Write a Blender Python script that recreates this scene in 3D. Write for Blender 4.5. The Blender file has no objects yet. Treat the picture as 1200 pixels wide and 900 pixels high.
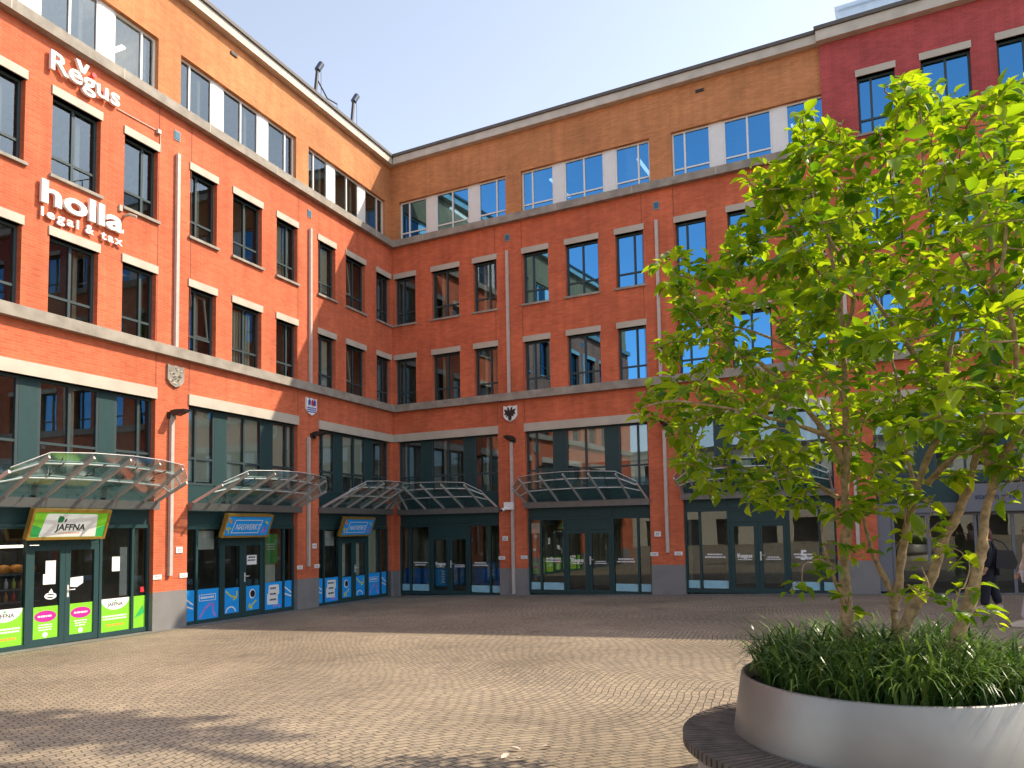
import bpy, math, random
from mathutils import Vector, Matrix
R = math.radians
rnd = random.Random(7)
scene = bpy.context.scene
col = scene.collection

# ------------------------------------------------------------------ helpers
def lin(r, g, b):
    f = lambda c: (c/255/12.92 if c/255 <= .04045 else ((c/255+.055)/1.055)**2.4)
    return (f(r), f(g), f(b), 1)

def V(*a): return Vector(a)

class Fr:
    """a placed frame: x to the viewer's right, y up, z out of the surface"""
    def __init__(s, o, x, y, z): s.o, s.x, s.y, s.z = Vector(o), Vector(x), Vector(y), Vector(z)
    def p(s, x, y, z=0.0): return s.o + s.x*x + s.y*y + s.z*z
    def at(s, x, y, z=0.0): return Fr(s.p(x, y, z), s.x, s.y, s.z)
    def tilt(s, a):   # lean the top outwards by angle a
        return Fr(s.o, s.x, s.y*math.cos(a)+s.z*math.sin(a), s.z*math.cos(a)-s.y*math.sin(a))

class MB:
    def __init__(s): s.v, s.f, s.m, s.sm = [], [], [], []
    def face(s, pts, m=0, smooth=False):
        i = len(s.v); s.v += [tuple(p) for p in pts]; s.f.append(tuple(range(i, i+len(pts)))); s.m.append(m); s.sm.append(smooth)
    def raw(s, vs, fs, m=0, smooth=False):
        i = len(s.v); s.v += [tuple(p) for p in vs]
        for f in fs: s.f.append(tuple(i+k for k in f)); s.m.append(m); s.sm.append(smooth)
        return s
    def box(s, fr, x0, x1, y0, y1, z0, z1, m=0):
        c = [fr.p(x, y, z) for z in (z0, z1) for y in (y0, y1) for x in (x0, x1)]
        s.raw(c, [(0,2,3,1),(4,5,7,6),(0,1,5,4),(2,6,7,3),(0,4,6,2),(1,3,7,5)], m); return s
    def poly(s, fr, pts, z0, z1, m=0):
        n = len(pts)
        a = [fr.p(x, y, z1) for x, y in pts]; b = [fr.p(x, y, z0) for x, y in pts]
        s.raw(a+b, [tuple(range(n)), tuple(range(2*n-1, n-1, -1))]+[(n+i, n+(i+1) % n, (i+1) % n, i) for i in range(n)], m); return s
    def tube(s, pts, r, n=8, m=0, smooth=True, cap=True):
        pts = [Vector(p) for p in pts]
        rs = r if isinstance(r, (list, tuple)) else [r]*len(pts)
        vs, fs = [], []
        up = None
        for i, p in enumerate(pts):
            t = (pts[min(i+1, len(pts)-1)]-pts[max(i-1, 0)]).normalized()
            if up is None: up = t.orthogonal().normalized()
            else:
                up = (up-t*up.dot(t)); up = up.normalized() if up.length > 1e-6 else t.orthogonal().normalized()
            b = t.cross(up)
            for k in range(n):
                a = 2*math.pi*k/n
                vs.append(p+(up*math.cos(a)+b*math.sin(a))*rs[i])
        for i in range(len(pts)-1):
            for k in range(n):
                fs.append((i*n+k, i*n+(k+1) % n, (i+1)*n+(k+1) % n, (i+1)*n+k))
        s.raw(vs, fs, m, smooth)
        if cap:
            e = len(pts)-1
            s.face([vs[k] for k in range(n)][::-1], m); s.face([vs[e*n+k] for k in range(n)], m)
        return s
    def bar(s, a, b, w, h, up=(0, 0, 1), m=0):
        a, b = Vector(a), Vector(b); t = (b-a).normalized(); x = t.cross(Vector(up)).normalized(); y = x.cross(t)
        return s.box(Fr(a, x, y, t), -w/2, w/2, -h/2, h/2, 0, (b-a).length, m)
    def lathe(s, c, prof, n=24, m=0, smooth=True):
        c = Vector(c); vs, fs = [], []
        for r, z in prof:
            for k in range(n):
                a = 2*math.pi*k/n; vs.append(c+V(r*math.cos(a), r*math.sin(a), z))
        for i in range(len(prof)-1):
            for k in range(n): fs.append((i*n+k, i*n+(k+1) % n, (i+1)*n+(k+1) % n, (i+1)*n+k))
        return s.raw(vs, fs, m, smooth)
    def text(s, fr, body, x, y, size, z0, depth, m=0, bold=0.0, width=None, align='LEFT', space=1.0):
        vs, fs = text_mesh(body, size, bold, align, space)
        sx = 1.0
        if width:
            w = max(v[0] for v in vs)-min(v[0] for v in vs); sx = width/w
        mn = min(v[0] for v in vs) if align == 'LEFT' else 0
        n = len(vs)
        zmin = min(v[2] for v in vs); zmax = max(v[2] for v in vs); dz = max(zmax-zmin, 1e-6)
        pts = [fr.p(x+(v[0]-mn)*sx, y+v[1], z0+(v[2]-zmin)/dz*depth) for v in vs]
        return s.raw(pts, fs, m)

_tc = {}
def text_mesh(body, size, bold, align, space):
    k = (body, size, bold, align, space)
    if k not in _tc:
        cu = bpy.data.curves.new('lettering', 'FONT'); cu.body = body; cu.size = size; cu.offset = bold; cu.extrude = .01
        cu.resolution_u = 3; cu.space_character = space; cu.align_x = align
        ob = bpy.data.objects.new('lettering', cu); col.objects.link(ob)
        dg = bpy.context.evaluated_depsgraph_get()
        me = bpy.data.meshes.new_from_object(ob.evaluated_get(dg))
        _tc[k] = ([tuple(v.co) for v in me.vertices], [tuple(p.vertices) for p in me.polygons])
        bpy.data.objects.remove(ob); bpy.data.meshes.remove(me); bpy.data.curves.remove(cu)
    return _tc[k]

WLOC = {}
def obj(name, mb, mats, parent=None, label=None, cat=None, group=None, kind=None, loc=None):
    if not isinstance(mats, (list, tuple)): mats = [mats]
    vs = mb.v
    if loc is None:
        xs, ys, zs = zip(*vs)
        loc = V((min(xs)+max(xs))/2, (min(ys)+max(ys))/2, min(zs))
    loc = Vector(loc)
    me = bpy.data.meshes.new(name)
    me.from_pydata([tuple(Vector(v)-loc) for v in vs], [], mb.f)
    for m in mats: me.materials.append(m)
    me.polygons.foreach_set('material_index', mb.m)
    me.polygons.foreach_set('use_smooth', mb.sm)
    uv = me.uv_layers.new(name='UVMap').data
    for poly in me.polygons:
        n = poly.normal
        if abs(n.z) > .75:
            for li in poly.loop_indices:
                c = vs[me.loops[li].vertex_index]; uv[li].uv = (c[0], c[1])
        else:
            t = V(-n.y, n.x, 0).normalized()
            for li in poly.loop_indices:
                c = vs[me.loops[li].vertex_index]; uv[li].uv = (c[0]*t.x+c[1]*t.y, c[2])
    o = bpy.data.objects.new(name, me); col.objects.link(o)
    if parent is not None:
        o.parent = parent; o.location = loc-WLOC[parent.name]
    else: o.location = loc
    WLOC[o.name] = loc
    tag(o, label, cat, group, kind)
    return o

def tag(o, label=None, cat=None, group=None, kind=None):
    if label: o['label'] = label
    if cat: o['category'] = cat
    if group: o['group'] = group
    if kind: o['kind'] = kind

def thing(name, loc, label, cat, group=None):
    o = bpy.data.objects.new(name, None); col.objects.link(o); o.location = loc; o.empty_display_size = .2
    WLOC[o.name] = Vector(loc); tag(o, label, cat, group); return o

# ------------------------------------------------------------------ materials
def nodes(name):
    m = bpy.data.materials.new(name); m.use_nodes = True; nt = m.node_tree
    b = nt.nodes['Principled BSDF']; return m, nt, b
def N(nt, t, **kw):
    n = nt.nodes.new(t)
    for k, v in kw.items():
        if hasattr(n, k): setattr(n, k, v)
        else: n.inputs[k].default_value = v
    return n

def plain(name, c, rough=.6, metal=0.0, var=.12, scale=6.0, bump=0.0, spec=.5):
    m, nt, b = nodes(name); L = nt.links.new
    tc = N(nt, 'ShaderNodeTexCoord'); nz = N(nt, 'ShaderNodeTexNoise'); nz.inputs['Scale'].default_value = scale; nz.inputs['Detail'].default_value = 5
    L(tc.outputs['Object'], nz.inputs['Vector'])
    mr = N(nt, 'ShaderNodeMapRange'); mr.inputs['From Min'].default_value = .3; mr.inputs['From Max'].default_value = .7
    mr.inputs['To Min'].default_value = 1-var; mr.inputs['To Max'].default_value = 1+var
    L(nz.outputs['Fac'], mr.inputs['Value'])
    mx = N(nt, 'ShaderNodeVectorMath', operation='SCALE'); mx.inputs[0].default_value = c[:3]; L(mr.outputs['Result'], mx.inputs['Scale'])
    L(mx.outputs['Vector'], b.inputs['Base Color'])
    b.inputs['Roughness'].default_value = rough; b.inputs['Metallic'].default_value = metal
    b.inputs['Specular IOR Level'].default_value = spec
    if bump:
        bp = N(nt, 'ShaderNodeBump'); bp.inputs['Strength'].default_value = bump; bp.inputs['Distance'].default_value = .01
        L(nz.outputs['Fac'], bp.inputs['Height']); L(bp.outputs['Normal'], b.inputs['Normal'])
    return m

def brick(name, c1, c2, mortar, bw=.21, bh=.0625, ms=.009):
    m, nt, b = nodes(name); L = nt.links.new
    uv = N(nt, 'ShaderNodeUVMap')
    br = N(nt, 'ShaderNodeTexBrick'); br.inputs['Scale'].default_value = 1; br.inputs['Brick Width'].default_value = bw; br.inputs['Row Height'].default_value = bh
    br.inputs['Mortar Size'].default_value = ms; br.inputs['Mortar Smooth'].default_value = .3; br.inputs['Bias'].default_value = 0
    br.inputs['Color1'].default_value = c1; br.inputs['Color2'].default_value = c2; br.inputs['Mortar'].default_value = mortar
    L(uv.outputs['UV'], br.inputs['Vector'])
    nz = N(nt, 'ShaderNodeTexNoise'); nz.inputs['Scale'].default_value = .55; nz.inputs['Detail'].default_value = 8; nz.inputs['Roughness'].default_value = .65
    L(uv.outputs['UV'], nz.inputs['Vector'])
    mr = N(nt, 'ShaderNodeMapRange'); mr.inputs['From Min'].default_value = .3; mr.inputs['From Max'].default_value = .7; mr.inputs['To Min'].default_value = .78; mr.inputs['To Max'].default_value = 1.18
    L(nz.outputs['Fac'], mr.inputs['Value'])
    # faint vertical weather streaks
    mp = N(nt, 'ShaderNodeMapping'); mp.inputs['Scale'].default_value = (3.0, .25, 1); L(uv.outputs['UV'], mp.inputs['Vector'])
    n2 = N(nt, 'ShaderNodeTexNoise'); n2.inputs['Scale'].default_value = 1.3; n2.inputs['Detail'].default_value = 4; L(mp.outputs['Vector'], n2.inputs['Vector'])
    m2 = N(nt, 'ShaderNodeMapRange'); m2.inputs['From Min'].default_value = .35; m2.inputs['From Max'].default_value = .7; m2.inputs['To Min'].default_value = 1.06; m2.inputs['To Max'].default_value = .87
    L(n2.outputs['Fac'], m2.inputs['Value'])
    mu = N(nt, 'ShaderNodeMath', operation='MULTIPLY'); L(mr.outputs['Result'], mu.inputs[0]); L(m2.outputs['Result'], mu.inputs[1])
    sc = N(nt, 'ShaderNodeVectorMath', operation='SCALE'); L(br.outputs['Color'], sc.inputs[0]); L(mu.outputs['Value'], sc.inputs['Scale'])
    L(sc.outputs['Vector'], b.inputs['Base Color'])
    b.inputs['Roughness'].default_value = .85; b.inputs['Specular IOR Level'].default_value = .25
    iv = N(nt, 'ShaderNodeMath', operation='SUBTRACT'); iv.inputs[0].default_value = 1; L(br.outputs['Fac'], iv.inputs[1])
    bp = N(nt, 'ShaderNodeBump'); bp.inputs['Strength'].default_value = .5; bp.inputs['Distance'].default_value = .008
    L(iv.outputs['Value'], bp.inputs['Height']); L(bp.outputs['Normal'], b.inputs['Normal'])
    return m

def glass(name, tint, gloss, base=.28, gain=.9, rough=.0):
    m = bpy.data.materials.new(name); m.use_nodes = True; nt = m.node_tree; nt.nodes.clear(); L = nt.links.new
    out = N(nt, 'ShaderNodeOutputMaterial'); tr = N(nt, 'ShaderNodeBsdfTransparent'); gl = N(nt, 'ShaderNodeBsdfGlossy')
    tr.inputs['Color'].default_value = tint; gl.inputs['Color'].default_value = gloss; gl.inputs['Roughness'].default_value = rough
    fr = N(nt, 'ShaderNodeFresnel'); fr.inputs['IOR'].default_value = 1.5
    ma = N(nt, 'ShaderNodeMath', operation='MULTIPLY_ADD'); ma.use_clamp = True; L(fr.outputs['Fac'], ma.inputs[0]); ma.inputs[1].default_value = gain; ma.inputs[2].default_value = base
    # very gentle waviness of the panes
    tc = N(nt, 'ShaderNodeTexCoord'); nz = N(nt, 'ShaderNodeTexNoise'); nz.inputs['Scale'].default_value = 1.1; nz.inputs['Detail'].default_value = 1
    L(tc.outputs['Object'], nz.inputs['Vector'])
    bp = N(nt, 'ShaderNodeBump'); bp.inputs['Strength'].default_value = .05; bp.inputs['Distance'].default_value = .02
    L(nz.outputs['Fac'], bp.inputs['Height']); L(bp.outputs['Normal'], gl.inputs['Normal'])
    mx = N(nt, 'ShaderNodeMixShader'); L(ma.outputs['Value'], mx.inputs['Fac']); L(tr.outputs['BSDF'], mx.inputs[1]); L(gl.outputs['BSDF'], mx.inputs[2])
    L(mx.outputs['Shader'], out.inputs['Surface']); return m

def leafmat(name, c1, c2, trans, tw=.45, rough=.42):
    m = bpy.data.materials.new(name); m.use_nodes = True; nt = m.node_tree; L = nt.links.new
    b = nt.nodes['Principled BSDF']; out = nt.nodes['Material Output']
    ge = N(nt, 'ShaderNodeNewGeometry'); cr = N(nt, 'ShaderNodeValToRGB')
    cr.color_ramp.elements[0].color = c1; cr.color_ramp.elements[1].color = c2
    L(ge.outputs['Random Per Island'], cr.inputs['Fac']); L(cr.outputs['Color'], b.inputs['Base Color'])
    b.inputs['Roughness'].default_value = rough; b.inputs['Specular IOR Level'].default_value = .45
    tl = N(nt, 'ShaderNodeBsdfTranslucent')
    sc = N(nt, 'ShaderNodeMixRGB', blend_type='MULTIPLY'); sc.inputs['Fac'].default_value = 1; sc.inputs['Color2'].default_value = trans
    L(cr.outputs['Color'], sc.inputs['Color1']); L(sc.outputs['Color'], tl.inputs['Color'])
    mx = N(nt, 'ShaderNodeMixShader'); mx.inputs['Fac'].default_value = tw
    L(b.outputs['BSDF'], mx.inputs[1]); L(tl.outputs['BSDF'], mx.inputs[2]); L(mx.outputs['Shader'], out.inputs['Surface']); return m

def cobbles():
    m, nt, b = nodes('clay_cobbles'); L = nt.links.new
    ge = N(nt, 'ShaderNodeNewGeometry'); sp = N(nt, 'ShaderNodeSeparateXYZ')
    dn = N(nt, 'ShaderNodeTexNoise'); dn.inputs['Scale'].default_value = 1.6; dn.inputs['Detail'].default_value = 3
    L(ge.outputs['Position'], dn.inputs['Vector'])
    rot = N(nt, 'ShaderNodeVectorRotate', rotation_type='Z_AXIS'); rot.inputs['Angle'].default_value = R(24); L(ge.outputs['Position'], rot.inputs['Vector'])
    L(rot.outputs['Vector'], sp.inputs['Vector'])
    def M(op, a, bb, c=None):
        n = N(nt, 'ShaderNodeMath', operation=op)
        for i, q in enumerate((a, bb, c)):
            if q is None: continue
            if isinstance(q, (int, float)): n.inputs[i].default_value = q
            else: L(q, n.inputs[i])
        return n.outputs['Value']
    wob = M('MULTIPLY_ADD', dn.outputs['Fac'], .16, -.08)
    ph = M('MULTIPLY', sp.outputs['Y'], 2*math.pi/4.4)
    sn = M('SINE', ph, None)
    xx = M('ADD', M('MULTIPLY_ADD', sn, .42, sp.outputs['X']), wob)
    yy = M('ADD', sp.outputs['Y'], wob)
    cb = N(nt, 'ShaderNodeCombineXYZ'); L(yy, cb.inputs['X']); L(xx, cb.inputs['Y'])
    br = N(nt, 'ShaderNodeTexBrick'); br.inputs['Scale'].default_value = 1; br.inputs['Brick Width'].default_value = .135; br.inputs['Row Height'].default_value = .09
    br.inputs['Mortar Size'].default_value = .008; br.inputs['Mortar Smooth'].default_value = .6
    br.inputs['Color1'].default_value = (.345, .272, .186, 1); br.inputs['Color2'].default_value = (.262, .21, .152, 1); br.inputs['Mortar'].default_value = (.14, .115, .085, 1)
    L(cb.outputs['Vector'], br.inputs['Vector'])
    nz = N(nt, 'ShaderNodeTexNoise'); nz.inputs['Scale'].default_value = .35; nz.inputs['Detail'].default_value = 6; L(ge.outputs['Position'], nz.inputs['Vector'])
    mr = N(nt, 'ShaderNodeMapRange'); mr.inputs['From Min'].default_value = .3; mr.inputs['From Max'].default_value = .7; mr.inputs['To Min'].default_value = .74; mr.inputs['To Max'].default_value = 1.22
    L(nz.outputs['Fac'], mr.inputs['Value'])
    n3 = N(nt, 'ShaderNodeTexNoise'); n3.inputs['Scale'].default_value = 14; n3.inputs['Detail'].default_value = 5; L(ge.outputs['Position'], n3.inputs['Vector'])
    mr3 = N(nt, 'ShaderNodeMapRange'); mr3.inputs['From Min'].default_value = .25; mr3.inputs['From Max'].default_value = .75; mr3.inputs['To Min'].default_value = .84; mr3.inputs['To Max'].default_value = 1.16
    L(n3.outputs['Fac'], mr3.inputs['Value'])
    sc = N(nt, 'ShaderNodeVectorMath', operation='SCALE'); L(br.outputs['Color'], sc.inputs[0]); L(M('MULTIPLY', mr.outputs['Result'], mr3.outputs['Result']), sc.inputs['Scale'])
    L(sc.outputs['Vector'], b.inputs['Base Color']); b.inputs['Roughness'].default_value = .8; b.inputs['Specular IOR Level'].default_value = .3
    vo = N(nt, 'ShaderNodeTexVoronoi'); vo.inputs['Scale'].default_value = 1.1; L(ge.outputs['Position'], vo.inputs['Vector'])
    vs = N(nt, 'ShaderNodeSeparateColor'); L(vo.outputs['Color'], vs.inputs['Color'])
    spot = M('MULTIPLY', M('LESS_THAN', vo.outputs['Distance'], M('MULTIPLY', vs.outputs['Red'], .045)), M('GREATER_THAN', vs.outputs['Green'], .35))
    n5 = N(nt, 'ShaderNodeTexNoise'); n5.inputs['Scale'].default_value = .9; n5.inputs['Detail'].default_value = 6; n5.inputs['Roughness'].default_value = .7; L(ge.outputs['Position'], n5.inputs['Vector'])
    st = N(nt, 'ShaderNodeMapRange'); st.inputs['From Min'].default_value = .56; st.inputs['From Max'].default_value = .72; st.inputs['To Min'].default_value = 1; st.inputs['To Max'].default_value = .68; L(n5.outputs['Fac'], st.inputs['Value'])
    sc2 = N(nt, 'ShaderNodeVectorMath', operation='SCALE'); L(sc.outputs['Vector'], sc2.inputs[0]); L(M('MULTIPLY', st.outputs['Result'], M('MULTIPLY_ADD', spot, -.4, 1.0)), sc2.inputs['Scale']); L(sc2.outputs['Vector'], b.inputs['Base Color'])
    h = M('MULTIPLY_ADD', n3.outputs['Fac'], .35, M('SUBTRACT', 1.0, br.outputs['Fac']))
    bp = N(nt, 'ShaderNodeBump'); bp.inputs['Strength'].default_value = .9; bp.inputs['Distance'].default_value = .022
    L(h, bp.inputs['Height']); L(bp.outputs['Normal'], b.inputs['Normal'])
    return m

M_red = brick('red_brick', (.70, .160, .072, 1), (.57, .120, .054, 1), (.50, .18, .095, 1))
M_crim = brick('crimson_brick', (.50, .078, .078, 1), (.40, .06, .06, 1), (.36, .105, .095, 1))
M_orange = brick('orange_brick', (.64, .25, .095, 1), (.52, .195, .072, 1), (.46, .24, .12, 1))
M_stone = plain('pale_stone', (.52, .47, .40, 1), .8, var=.14, scale=2.5, bump=.15)
M_course = plain('weathered_stone', (.30, .265, .22, 1), .85, var=.25, scale=3, bump=.3)
M_plinth = plain('plinth_stone', (.215, .205, .20, 1), .75, var=.12, scale=2, bump=.1)
M_lintel = plain('cream_concrete', (.48, .43, .35, 1), .75, var=.10, scale=2)
M_coping = plain('dark_coping', (.10, .085, .075, 1), .6)
M_frame = plain('teal_window_paint', (.040, .062, .066, 1), .5, var=.06, spec=.3)
M_panel = plain('green_panel_paint', (.022, .056, .058, 1), .5, var=.06, spec=.3)
M_white = plain('white_frame_paint', (.74, .73, .70, 1), .4, var=.04)
M_pipe = plain('grey_pipe', (.50, .45, .40, 1), .45, var=.08)
M_dark = plain('dark_metal', (.03, .027, .027, 1), .45)
M_joint = plain('sealant_joint', (.16, .06, .04, 1), .9)
M_steel = plain('painted_steel', (.50, .47, .45, 1), .4, metal=.2, var=.08)
M_tube = plain('bright_steel', (.74, .73, .71, 1), .35, metal=.2)
M_beam = plain('canopy_beam', (.17, .155, .145, 1), .5, metal=.2)
M_glassU = glass('office_glass', (.84, .90, .86, 1), (.60, .76, .88, 1), .18, 1.0)
M_glassA = glass('dimmed_sky_glass', (.86, .92, .86, 1), (.36, .44, .50, 1), .20, 1.0)  # office glass copy for the sunlit wing, bright sky reflection dimmed through its colour
M_glassB = glass('baked_sky_glass', (.10, .18, .26, 1), (.15, .52, 1.0, 1), .46, 1.0)  # office glass copy with a deep blue sky reflection put into its colour
M_glassS = glass('shop_glass', (.74, .80, .76, 1), (.85, .92, .95, 1), .08, 1.1)
M_glassC = glass('canopy_glass', (.58, .74, .72, 1), (.75, .9, .9, 1), .02, .4, .10)
_nt = M_glassC.node_tree; _out = [n for n in _nt.nodes if n.type == 'OUTPUT_MATERIAL'][0]; _old = _out.inputs['Surface'].links[0].from_socket
_df = N(_nt, 'ShaderNodeBsdfDiffuse'); _df.inputs['Color'].default_value = (.22, .40, .38, 1); _tl = N(_nt, 'ShaderNodeBsdfTranslucent'); _tl.inputs['Color'].default_value = (.22, .40, .38, 1)
_m1 = N(_nt, 'ShaderNodeMixShader'); _nt.links.new(_df.outputs['BSDF'], _m1.inputs[1]); _nt.links.new(_tl.outputs['BSDF'], _m1.inputs[2])
_m2 = N(_nt, 'ShaderNodeMixShader'); _m2.inputs['Fac'].default_value = .11; _nt.links.new(_old, _m2.inputs[1]); _nt.links.new(_m1.outputs['Shader'], _m2.inputs[2]); _nt.links.new(_m2.outputs['Shader'], _out.inputs['Surface'])
M_room = plain('room_plaster', (.50, .46, .38, 1), .9)
M_ceil = plain('room_ceiling', (.7, .68, .64, 1), .9)
M_blind = plain('cream_blind', (.80, .80, .66, 1), .8, var=.05)
M_lime = plain('lime_vinyl', (.22, .60, .03, 1), .45, var=.06)
M_green = plain('green_print', (.04, .42, .10, 1), .45, var=.1)
M_dgreen = plain('dark_green_print', (.02, .22, .07, 1), .5)
M_wprint = plain('white_print', (.80, .80, .78, 1), .5, var=.03)
M_black = plain('black_print', (.012, .012, .014, 1), .5)
M_pink = plain('magenta_print', (.52, .02, .28, 1), .5)
M_blue = plain('blue_vinyl', (.015, .34, .88, 1), .42, var=.06)
M_dblue = plain('deep_blue_print', (.02, .10, .45, 1), .4)
M_yel = plain('yellow_print', (.62, .60, .05, 1), .5)
M_orgp = plain('orange_print', (.80, .32, .05, 1), .5)
M_lil = plain('lilac_print', (.42, .22, .72, 1), .5)
M_cyan = plain('frosted_strip', (.30, .56, .66, 1), .5)
M_gold = plain('brass_frame', (.50, .30, .06, 1), .35, metal=.5)
M_redp = plain('red_print', (.62, .03, .04, 1), .5)
M_navy = plain('navy_print', (.02, .03, .07, 1), .5)
M_cob = cobbles()
M_slab = plain('granite_border', (.20, .185, .165, 1), .8, var=.2, scale=5, bump=.2)
M_bark = plain('pale_bark', (.33, .225, .118, 1), .85, var=.42, scale=26, bump=1.0)
M_leaf = leafmat('leaves', (.065, .175, .012, 1), (.29, .43, .025, 1), (2.1, 1.7, .42, 1), .58)
M_grass = leafmat('strap_grass', (.02, .075, .012, 1), (.19, .28, .07, 1), (1.4, 1.5, .6, 1), .25, .35)
M_soil = plain('soil', (.03, .022, .015, 1), .95, bump=.5)
M_planter = plain('brushed_metal', (.285, .27, .245, 1), .44, metal=.6, var=.2, scale=1.8)
M_wood = plain('weathered_wood', (.135, .105, .082, 1), .7, var=.4, scale=7, bump=.3)
M_conc = plain('bench_concrete', (.42, .37, .30, 1), .85, bump=.2)
M_skin = plain('skin', (.50, .28, .19, 1), .55, var=.04)
M_hairr = plain('auburn_hair', (.10, .028, .016, 1), .55)
M_hairb = plain('brown_hair', (.14, .05, .025, 1), .55)
M_navyc = plain('navy_cloth', (.012, .013, .022, 1), .85)
M_cream = plain('cream_cloth', (.62, .52, .42, 1), .85)
M_greyc = plain('pale_grey_cloth', (.52, .50, .52, 1), .85)
M_shoe = plain('pale_shoe', (.62, .50, .40, 1), .6)
M_bag = plain('black_leather', (.012, .012, .016, 1), .4)
M_plaster = plain('cream_plaster', (.62, .55, .42, 1), .85)
M_portal = plain('grey_portal', (.15, .155, .175, 1), .55, var=.04)
M_bluegrey = plain('blue_grey_sheet', (.55, .68, .82, 1), .4, var=.05)

# ------------------------------------------------------------------ camera
F, PPY = 897.179, 559.432
yaw, pitch, roll = -.398152644, .0678645842, -.0171339639
CAM = V(14.67928, -23.80933, 2.3)
fw = V(math.sin(yaw)*math.cos(pitch), math.cos(yaw)*math.cos(pitch), math.sin(pitch))
r0 = V(math.cos(yaw), -math.sin(yaw), 0); u0 = r0.cross(fw)
cr_ = r0*math.cos(roll)+u0*math.sin(roll); cu_ = u0*math.cos(roll)-r0*math.sin(roll)
cd = bpy.data.cameras.new('camera'); cam = bpy.data.objects.new('camera', cd); col.objects.link(cam)
cd.sensor_width = 36; cd.lens = 36*F/1200; cd.shift_y = (PPY-450)/1200; cd.clip_start = .05; cd.clip_end = 2000
mw = Matrix((cr_, cu_, -fw)).transposed().to_4x4(); mw.translation = CAM; cam.matrix_world = mw
scene.camera = cam
def ray(u, v): return cr_*((u-600)/F)-cu_*((v-PPY)/F)+fw
def atY(u, v, y):                    # the point seen at photo pixel (u, v) at world depth y
    d = ray(u, v); return CAM+d*((y-CAM.y)/d.y)

# ------------------------------------------------------------------ light
TO_SUN = V(1.55, .876, 1.67).normalized()
elev = math.asin(TO_SUN.z); azi = math.atan2(TO_SUN.x, TO_SUN.y)
w = bpy.data.worlds.new('World'); scene.world = w; w.use_nodes = True
nt = w.node_tree; sky = nt.nodes.new('ShaderNodeTexSky'); sky.sky_type = 'NISHITA'; sky.sun_disc = False
sky.sun_elevation = elev; sky.sun_rotation = azi; sky.air_density = .95; sky.dust_density = 1.1; sky.ozone_density = .6
bg = nt.nodes['Background']; hs = nt.nodes.new('ShaderNodeHueSaturation'); hs.inputs['Saturation'].default_value = .60; hs.inputs['Value'].default_value = .69; nt.links.new(sky.outputs['Color'], hs.inputs['Color']); nt.links.new(hs.outputs['Color'], bg.inputs['Color']); bg.inputs['Strength'].default_value = .15
sl = bpy.data.lights.new('sun', 'SUN'); sl.energy = 2.0; sl.angle = R(.5); sl.color = (1, .88, .70)
so = bpy.data.objects.new('sun', sl); col.objects.link(so); so.rotation_euler = TO_SUN.to_track_quat('Z', 'Y').to_euler(); so.location = (30, 15, 40)
scene.view_settings.view_transform = 'Standard'; scene.view_settings.look = 'None'; scene.view_settings.gamma = 1; scene.view_settings.exposure = 1.64
scene.cycles.max_bounces = 8; scene.cycles.transparent_max_bounces = 12; scene.cycles.caustics_reflective = False; scene.cycles.caustics_refractive = False
scene.cycles.use_denoising = True

# ------------------------------------------------------------------ ground
GX, GY = .0271, -.0082
def gz(x, y): return GX*x+GY*y
DEL = R(-4.584)
cB, sB = math.cos(DEL), math.sin(DEL)
WA = Fr((0, 0, 0), (0, 1, 0), (0, 0, 1), (1, 0, 0))           # lit facade: x runs towards the corner (x = -s)
WB = Fr((0, 0, 0), (cB, sB, 0), (0, 0, 1), (sB, -cB, 0))      # shaded facade: x runs away from the corner (x = s)
def S(w, a, b):                                                # distance range from the corner -> frame x range
    return (-b, -a) if w is WA else (a, b)
def X(w, s): return -s if w is WA else s
def G(w, s, o=.3):
    p = w.p(X(w, s), 0, o); return gz(p.x, p.y)

g = MB()
g.face([(x, y, gz(x, y)) for x, y in ((-120, -160), (160, -160), (160, 120), (-120, 120))])
obj('ground', g, M_cob, kind='structure')
g = MB()                                                       # pale slab border along the foot of both facades
def gstrip(mb, w, a, b, o0, o1, lift):
    x0, x1 = S(w, a, b); q = [w.p(x, 0, o) for x, o in ((x0, o1), (x1, o1), (x1, o0), (x0, o0))]
    mb.face([(p.x, p.y, gz(p.x, p.y)+lift) for p in q])
for k in range(22): gstrip(g, WA, .5+k*1.0, .5+k*1.0+.985, -.3, .34, .006)
for k in range(24): gstrip(g, WB, .5+k*1.0, .5+k*1.0+.985, -.3, .40, .006)
obj('pavement', g, M_slab, kind='structure')

# ------------------------------------------------------------------ the building
BLD = thing('office_building', (0, 0, 0), 'L-shaped red and orange brick office block around the cobbled square', 'building')

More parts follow.
